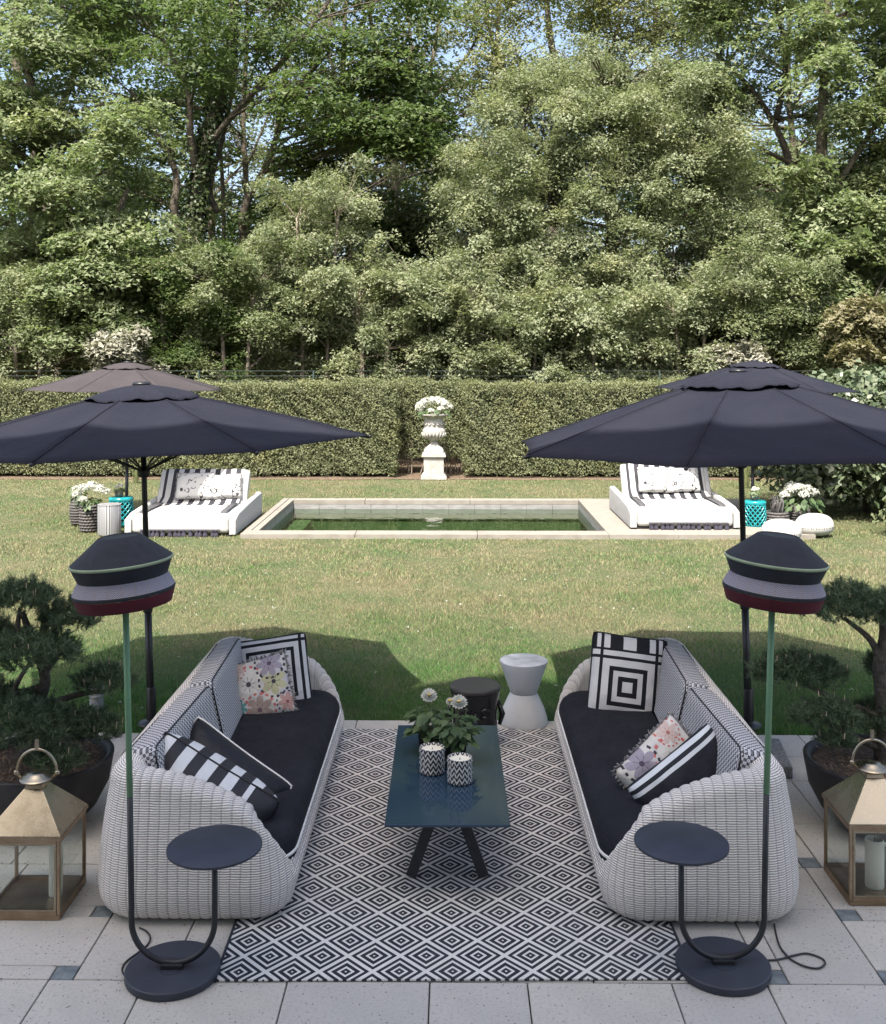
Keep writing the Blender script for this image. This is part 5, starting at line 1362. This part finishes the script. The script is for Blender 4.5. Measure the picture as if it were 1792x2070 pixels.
# ---- bright maples on the left
tree('maple_tree', 'bright green maple at the photo left edge with layered foliage', gr(75, 28),
     [([gr(75,28), W(75,600,28), W(72,420,28), W(85,250,28), W(40,90,28), W(20,-120,28)], .24, .07), ([W(72,420,28), W(130,300,27.5), W(210,210,27)], .10, .04)],
     scatter(-60, 290, 200, 660, 62, (90, 170), (32, 64), 27.3, 1.8, 15, 7) + scatter(-80, 250, -140, 200, 14, (150, 260), (50, 100), 28.5, 2, 28, 8), 'lf_maple', 46, .12, seed=22, spray=.5, twigs=1)
tree('maple_tree', 'lower maple spreading pale tiers of leaves over the brown parasol', gr(230, 27),
     [([gr(235,27), W(235,640,27), W(225,480,27), W(260,380,27)], .15, .06), ([W(235,560,27), W(160,450,26.6), W(120,380,26.5)], .08, .04)],
     scatter(90, 310, 440, 690, 50, (80, 150), (28, 56), 26.5, 1.2, 14, 9), 'lf_maple', 46, .115, seed=23, spray=.45, twigs=1)
tree('dark_tree', 'dark tall tree behind the maples at top left corner', gr(120, 38),
     [([gr(120,38), W(110,500,38), W(60,250,38), W(30,100,38), W(45,-100,38)], .30, .10), ([W(85,300,38), W(150,150,38), W(180,0,38)], .16, .06)],
     scatter(-80, 420, -180, 420, 30, (150, 260), (70, 130), 38, 2.5, 24, 10), 'lf_dark', 40, .17, seed=24, spray=.75)
# ---- thin bare tree between ivy tree and the big hornbeam
tw = [([gr(800,36), W(800,420,36), W(785,250,36), W(760,100,36), W(730,-80,36)], .16, .05), ([W(800,380,36), W(850,230,36), W(880,90,36), W(900,-60,36)], .11, .04),
      ([W(790,330,36), W(700,200,36), W(660,90,36)], .08, .03), ([W(785,250,36), W(830,120,36), W(820,0,36)], .07, .03), ([W(850,230,36), W(940,120,36), W(990,20,36)], .07, .03)]
tree('sparse_tree', 'sparsely leaved tree with thin bare twigs against the sky', gr(800, 36), tw,
     scatter(640, 1010, -120, 380, 34, (110, 200), (60, 120), 36, 1.5, 5, 11), 'lf_spring', 26, .15, bark='pale_bark', seed=25, twigs=12, spray=.6)
tree('sparse_tree', 'thin straight stemmed tree with few leaves behind the ivy clad trunk', gr(520, 38),
     [([gr(505,38), W(500,430,38), W(492,250,38), W(500,60,38), W(495,-100,38)], .13, .05), ([gr(545,38.5), W(548,420,38.5), W(560,250,38.5), W(590,80,38.5)], .11, .04), ([gr(455,38.3), W(452,430,38.3), W(440,240,38.3), W(420,60,38.3)], .10, .04), ([W(498,340,38), W(540,240,38), W(570,170,38)], .05, .02)],
     scatter(400, 640, -60, 440, 34, (80, 150), (40, 90), 38, 1.5, 7, 111), 'lf_mid', 26, .14, bark='tree_bark', seed=125, twigs=8, spray=.5)
# ---- the broad hornbeam right of centre
tree('hornbeam_tree', 'broad dense grey green hornbeam filling the space right of centre', gr(1240, 29),
     [([gr(1240,29), W(1240,600,29), W(1235,400,29), W(1240,200,29)], .26, .08), ([W(1240,600,29), W(1130,430,28.6), W(1060,300,28.6)], .14, .05), ([W(1240,600,29), W(1360,430,28.6), W(1430,320,28.6)], .14, .05), ([W(1240,640,29), W(1090,600,28), W(960,540,28)], .11, .04), ([W(1240,640,29), W(1400,600,28), W(1540,560,28)], .11, .04)],
     scatter(900, 1560, 130, 740, 460, (60, 125), (36, 75), 28.2, 1.9, 13, 12, lambda a, b: (abs(a-1235)/345)**2.2 + (max(0, 470-b)/370)**2 < 1) + scatter(1130, 1400, 190, 340, 40, (60, 110), (40, 70), 28.0, 1.0, 11, 112) + scatter(1000, 1480, 70, 180, 30, (40, 90), (40, 80), 28.6, 1.0, 5, 113), 'lf_horn', 46, .080, twigs=0, seed=26, spray=.38, flat=.8, upb=.7, shell=.8)
# ---- spring-leaved tall trees behind it
tree('spring_tree', 'tall yellow green spring tree showing above the broad hornbeam', gr(1120, 37),
     [([gr(1120,37), W(1120,400,37), W(1130,200,37), W(1110,50,37), W(1100,-100,37)], .22, .07), ([W(1120,330,37), W(1020,150,37), W(980,20,37)], .10, .04), ([W(1130,260,37), W(1230,110,37), W(1270,-30,37)], .10, .04)],
     scatter(930, 1420, -150, 230, 40, (130, 220), (70, 120), 36.5, 2, 34, 13), 'lf_spring', 36, .12, bark='pale_bark', seed=27, twigs=8, spray=.65)
# ---- right hand trees
Yr = 30
tree('leaning_tree', 'tree with bare stem leaning towards the hornbeam, right of it', gr(1640, Yr),
     [([gr(1640,Yr), W(1625,480,Yr), W(1597,330,Yr), W(1565,250,Yr), W(1520,180,Yr-.3), W(1450,110,Yr-.6)], .15, .05), ([W(1570,240,Yr), W(1590,120,Yr), W(1560,-20,Yr)], .10, .04), ([W(1600,330,Yr), W(1540,300,Yr-.4), W(1490,270,Yr-.6)], .07, .03)],
     scatter(1370, 1700, -140, 300, 34, (140, 240), (55, 95), Yr-.5, 1.8, 26, 14, lambda a, b: not (1530 < a < 1600 and b > 150)), 'lf_maple', 40, .115, seed=28, twigs=9, spray=.5)
tree('chestnut_tree', 'tall leafy chestnut at the photo right edge with straight dark trunk', gr(1668, 28),
     [([gr(1668,28), W(1665,560,28), W(1662,300,28), W(1668,120,28), W(1680,-100,28)], .22, .08), ([W(1665,420,28), W(1740,300,27.6), W(1790,220,27.5)], .10, .04)],
     scatter(1590, 1860, 150, 660, 70, (80, 150), (40, 75), 27.4, 1.3, 15, 15, lambda a, b: not (a < 1690 and b < 330)) + scatter(1640, 1880, -140, 160, 14, (140, 230), (60, 110), 27.8, 1.5, 28, 17), 'lf_maple', 44, .135, seed=29, spray=.45, droop=.5, twigs=1)
# ---- far woodland seen through the gaps
for k, (px, Yf, lab) in enumerate(((230, 46, 'far dark tree glimpsed behind the ivy clad stems'), (560, 47, 'far dark tree glimpsed between ivy tree and sparse tree'), (900, 48, 'far dark tree glimpsed at the left flank of the hornbeam'), (1500, 46, 'far dark tree glimpsed right of the hornbeam top'), (1750, 47, 'far dark tree glimpsed behind the chestnut'), (20, 47, 'far dark tree glimpsed behind the maple at left edge'), (1230, 48, 'far dark tree hidden low behind the hornbeam'))):
    tree('far_tree', lab, gr(px, Yf), [([gr(px,Yf), W(px+8,500,Yf), W(px-6,330,Yf)], .28, .10)], scatter(px-210, px+210, 330, 790, 26, (190, 300), (100, 160), Yf, 2, 22, 40+k), 'lf_dark', 34, .26, seed=40+k, spray=1.0)

for k, (px, Yf, lab) in enumerate(((700, 44, 'pale far tree filling the sky behind the sparse twigs'), (1010, 45, 'pale far tree top left above the hornbeam'), (1330, 45, 'pale far tree top right above the hornbeam'), (1600, 44, 'pale far tree behind the leaning stem'), (420, 45, 'pale far tree behind the top of the ivy tree'))):
    tree('far_tree', lab, gr(px, Yf), [([gr(px,Yf), W(px+8,400,Yf), W(px-6,150,Yf), W(px+4,-60,Yf)], .22, .06)], scatter(px-190, px+190, -140, 420, 40, (90, 190), (60, 120), Yf, 2, 11, 140+k), 'lf_mid', 24, .17, seed=140+k, spray=.7, twigs=5)
# ---- second row of taller bushes filling in below the crowns
for k, (px, Y, y0, lm, lab) in enumerate(((-20, 30, 480, 'lf_dark', 'deep green bush in the gap at the far left edge'), (170, 31, 470, 'lf_dark', 'deep green bush in the gap behind the lower maple'), (320, 32, 540, 'lf_dark', 'deep green bush at the foot of the ivy clad stems'), (470, 33, 500, 'lf_mid', 'tall bush in the gap right of the ivy clad stems'), (620, 33, 380, 'lf_dark', 'tall dark bush below the ivy tree crown'), (760, 33, 350, 'lf_dark', 'tall dark bush beneath the sparse twiggy tree'), (880, 33, 380, 'lf_mid', 'tall bush closing the gap beside the hornbeam'), (1560, 33, 420, 'lf_mid', 'tall bush behind the leaning tree stem'), (1700, 33, 480, 'lf_dark', 'deep green bush behind the chestnut trunk'), (1830, 32, 430, 'lf_dark', 'deep green bush at the far right edge'))):
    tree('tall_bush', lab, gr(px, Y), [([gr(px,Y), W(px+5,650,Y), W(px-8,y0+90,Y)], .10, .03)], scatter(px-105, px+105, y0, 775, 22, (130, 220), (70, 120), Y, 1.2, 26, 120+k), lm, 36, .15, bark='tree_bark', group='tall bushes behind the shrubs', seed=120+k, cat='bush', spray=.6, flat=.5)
# ---- understorey along the hedge
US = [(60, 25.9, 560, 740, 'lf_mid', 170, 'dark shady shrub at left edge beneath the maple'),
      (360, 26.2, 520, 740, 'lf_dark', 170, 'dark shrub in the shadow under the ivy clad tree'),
      (480, 26.0, 520, 740, 'lf_mid', 190, 'tall mid green shrub right of the ivy clad trunk'),
      (640, 26.6, 380, 740, 'lf_horn', 200, 'tall grey green shrub between ivy tree and hornbeam'),
      (760, 25.8, 560, 750, 'lf_horn', 170, 'rounded shrub above the hedge left of the urn'),
      (900, 26.2, 540, 750, 'lf_horn', 170, 'rounded shrub above the hedge directly behind the urn'),
      (1060, 25.8, 600, 755, 'lf_horn', 180, 'low shrub above the hedge beneath the hornbeam, urn side'),
      (1230, 25.8, 600, 755, 'lf_horn', 180, 'low shrub above the hedge beneath the middle of the hornbeam'),
      (1400, 25.9, 560, 750, 'lf_horn', 180, 'low shrub above the hedge beneath the hornbeam, laurel side'),
      (1560, 26.0, 540, 740, 'lf_mid', 170, 'shrub above the hedge behind the dark poolside parasol'),
      (1720, 26.2, 600, 740, 'lf_mid', 170, 'shrub with thin bare stems below the chestnut')]
for k, (px, Y, y0, y1, lm, w_, lab) in enumerate(US):
    tree('shrub', lab, gr(px, Y), [([gr(px-20,Y), W(px-30,y1-60,Y), W(px-40,y0+60,Y)], .07, .025), ([gr(px+15,Y), W(px+25,y1-80,Y), W(px+45,y0+50,Y)], .06, .02)],
         scatter(px-w_*.75, px+w_*.75, y0-10, y1+15, 58, (50, 115), (30, 65), Y+.5, 1.4, 13, 60+k) + scatter(px-w_*.9, px+w_*.9, y0-60, y0+110, 18, (30, 70), (24, 50), Y+.6, 1.5, 6, 260+k), lm, 44, .080, bark='pale_bark', group='shrubs along the hedge', seed=60+k, twigs=0, cat='shrub', spray=.32, flat=.7, upb=.75, shell=.8)
for k, (px, Y, py, wpx, hpx, lm, lab) in enumerate(((255, 25.2, 712, 150, 90, 'lf_pale', 'cream variegated shrub peeping over the brown parasol'), (1490, 25.3, 722, 130, 60, 'lf_pale', 'pale variegated shrub peeping over the dark poolside parasol'), (1760, 24.5, 660, 150, 130, 'lf_ochre', 'ochre tinged shrub at the photo right edge'))):
    tree('shrub', lab, gr(px, Y), [([gr(px,Y), W(px,py+30,Y), W(px+4,py,Y)], .05, .02)], scatter(px-wpx*.35, px+wpx*.35, py-hpx*.3, py+hpx*.4, 9, (70, 110), (40, 60), Y, .4, 18, 80+k), lm, 34, .12, group='shrubs along the hedge', seed=80+k, cat='shrub', spray=.28)

# ---- laurel at the right
pl_ = G(1752, 1030)
b = Vector((7.1, 18.1, 0))
lz = [(7.1,18.4,1.2,1.5,1.6,1.15,330), (6.3,17.6,.95,.95,1.0,.75,170), (7.7,17.0,.9,1.0,.9,.8,170), (6.6,18.9,1.7,1.1,1.2,.75,190), (8.2,18.4,1.5,1.2,1.3,1.0,170), (7.2,18.6,2.0,1.3,1.2,.5,160)]
tree('laurel_bush', 'large glossy laurel bush at the photo right edge beside the pool lawn', b, [([b, (7.1,18.1,.6), (7.0,18.2,1.3)], .07, .03), ([(7.2,18.0,0), (7.6,17.9,.6), (7.9,17.9,1.1)], .06, .025)], lz, 'lf_laurel', 13, .125, group='garden bushes', seed=91, cat='bush', spray=.26, flat=.8, shell=.35, upb=.55)
b = Vector((7.0, 15.7, 0))
tree('rhododendron', 'small light green bush with pink blooms at the photo right edge', b, [([b, (7.0,15.7,.3), (7.05,15.7,.5)], .03, .015)], [(7.05,15.75,.5,.5,.45,.42,90), (7.35,15.9,.8,.5,.45,.4,80), (6.85,15.7,.25,.4,.35,.22,50)], 'lf_mid', 13, .085, group='garden bushes', seed=92, cat='bush', spray=.14, flat=.8, shell=.4, upb=.6)
P = np.array([(6.78,15.4,.95),(6.85,15.38,.90),(6.7,15.36,.45),(6.76,15.36,.5),(6.95,15.35,.62),(6.7,15.4,.78)])
P = np.repeat(P, 16, 0) + RNG.normal(size=(96, 3))*.035; V, F, rn = leaf_quads(P, RNG.normal(size=(96, 3)) + np.array([0,-.6,.5]), .055, .8)
tr_ = [o for o in bpy.data.objects if o.name.startswith('rhododendron')][0]; np_mesh('blossoms', V - np.array(tr_.location), F, K['pink'], tr_, rnd=rn)
# tufts of tall grass by the far parasol and beside the daybeds
def tuft(p, n, h, label):
    V, F = [], []
    for k in range(n):
        a = random.uniform(0, 6.28); l = h*random.uniform(.5, 1); q = random.uniform(0, .07); b_ = Vector((q*math.cos(a), q*math.sin(a), -.01)); dr = random.uniform(.1, .5)*l
        e1 = b_ + Vector((dr*.35*math.cos(a), dr*.35*math.sin(a), l*.6)); e2 = b_ + Vector((dr*math.cos(a), dr*math.sin(a), l))
        s_ = Vector((-math.sin(a), math.cos(a), 0))*.006; i = len(V); V += [b_-s_, b_+s_, e1+s_*.7, e1-s_*.7, e2]; F += [(i, i+1, i+2, i+3), (i+3, i+2, i+4)]
    mb = MB(); mb.add(V, F); return tag(mb.build('grass_tuft', K['tuft'], loc=(p.x, p.y, 0)), label, 'grass tuft', 'tufts of tall grass')
K['tuft'] = plain('tall_grass', (.16, .18, .075), .7, var=.4, vs_=30)
tuft(G(1508, 985), 90, .75, 'tuft of tall grass before the hedge behind the dark parasol pole')
tuft(G(275, 975), 60, .5, 'tuft of tall grass before the hedge behind the brown parasol pole')

# ================================================================ lawn grass
def grass(y0, y1, n, hlo, hhi, w, name='grass'):
    Y = y0 + (y1-y0)*RNG.random(n); X = (RNG.random(n)*2-1)*(.50*Y+1.0)
    k = ~((X > -3.16) & (X < 5.31) & (Y > 15.36) & (Y < 19.38))
    edge_ = np.where(np.abs(X-.1) > 1.1, 7.33, 7.60) + .03*np.sin(X*9)
    k &= (Y > edge_) & (Y < 22.95 + .12*np.sin(X*3))
    X, Y = X[k], Y[k]; n = len(X)
    a = RNG.random(n)*2*PI; h = RNG.uniform(hlo, hhi, n)
    clump = .75 + .35*np.sin(X*2.3+np.sin(Y*1.7))*np.sin(Y*2.9+X); h = h*np.clip(clump, .45, 1.2)
    ln = h*RNG.uniform(.1, .9, n); b_ = RNG.random(n)*2*PI
    V = np.empty((n, 3, 3)); z0 = -.022
    V[:,0] = np.stack([X-w*np.cos(a), Y-w*np.sin(a), np.full(n, z0)], 1); V[:,1] = np.stack([X+w*np.cos(a), Y+w*np.sin(a), np.full(n, z0)], 1)
    V[:,2] = np.stack([X+ln*np.cos(b_), Y+ln*np.sin(b_), z0+h], 1)
    return V.reshape(-1, 3), np.repeat(RNG.random(n), 3)
parts_ = [grass(7.25, 9.2, 130000, .025, .050, .0026), grass(9.2, 12.5, 130000, .025, .05, .0038), grass(12.5, 23.1, 190000, .025, .05, .0065), grass(7.25, 7.75, 16000, .03, .065, .0026)]
Vg = np.concatenate([p_[0] for p_ in parts_]); rg = np.concatenate([p_[1] for p_ in parts_])
tag(np_mesh('grass', Vg, np.arange(len(Vg)).reshape(-1, 3), K['grass'], rnd=rg), 'short dry lawn grass around the pool and patio', 'grass', kind='stuff')

# a few daisies in the turf behind the sofas
n = 70; Xd = RNG.uniform(-3.2, 3.4, n); Yd = 7.7 + 5.5*RNG.random(n)**1.3
Pd = np.stack([Xd, Yd, np.full(n, .022)], 1); Pd = np.repeat(Pd, 5, 0) + RNG.normal(size=(n*5, 3))*np.array([.006, .006, .002])
V, F, rn = leaf_quads(Pd, RNG.normal(size=(n*5, 3))*.3 + np.array([0, 0, 1]), .013, .8); tag(np_mesh('daisies', V, F, K['petal'], rnd=rn), 'tiny white daisies scattered in the lawn', 'daisies', kind='stuff')

# dry needles and bits of leaf blown over the paving
n = 420; s_ = np.where(RNG.random(n) < .5, -1, 1); Xl = .1 + s_*RNG.uniform(1.25, 3.0, n); Yl = RNG.uniform(4.2, 7.25, n)
Pl = np.stack([Xl, Yl, np.full(n, .0025)], 1); V, F, rn = leaf_quads(Pl, RNG.normal(size=(n, 3))*.08 + np.array([0, 0, 1]), RNG.uniform(.008, .035, n), .14, fold=.02)
tag(np_mesh('leaf_litter', V, F, K['dead'], rnd=rn), 'dry needles and leaf bits scattered on the paving', 'litter', kind='stuff')
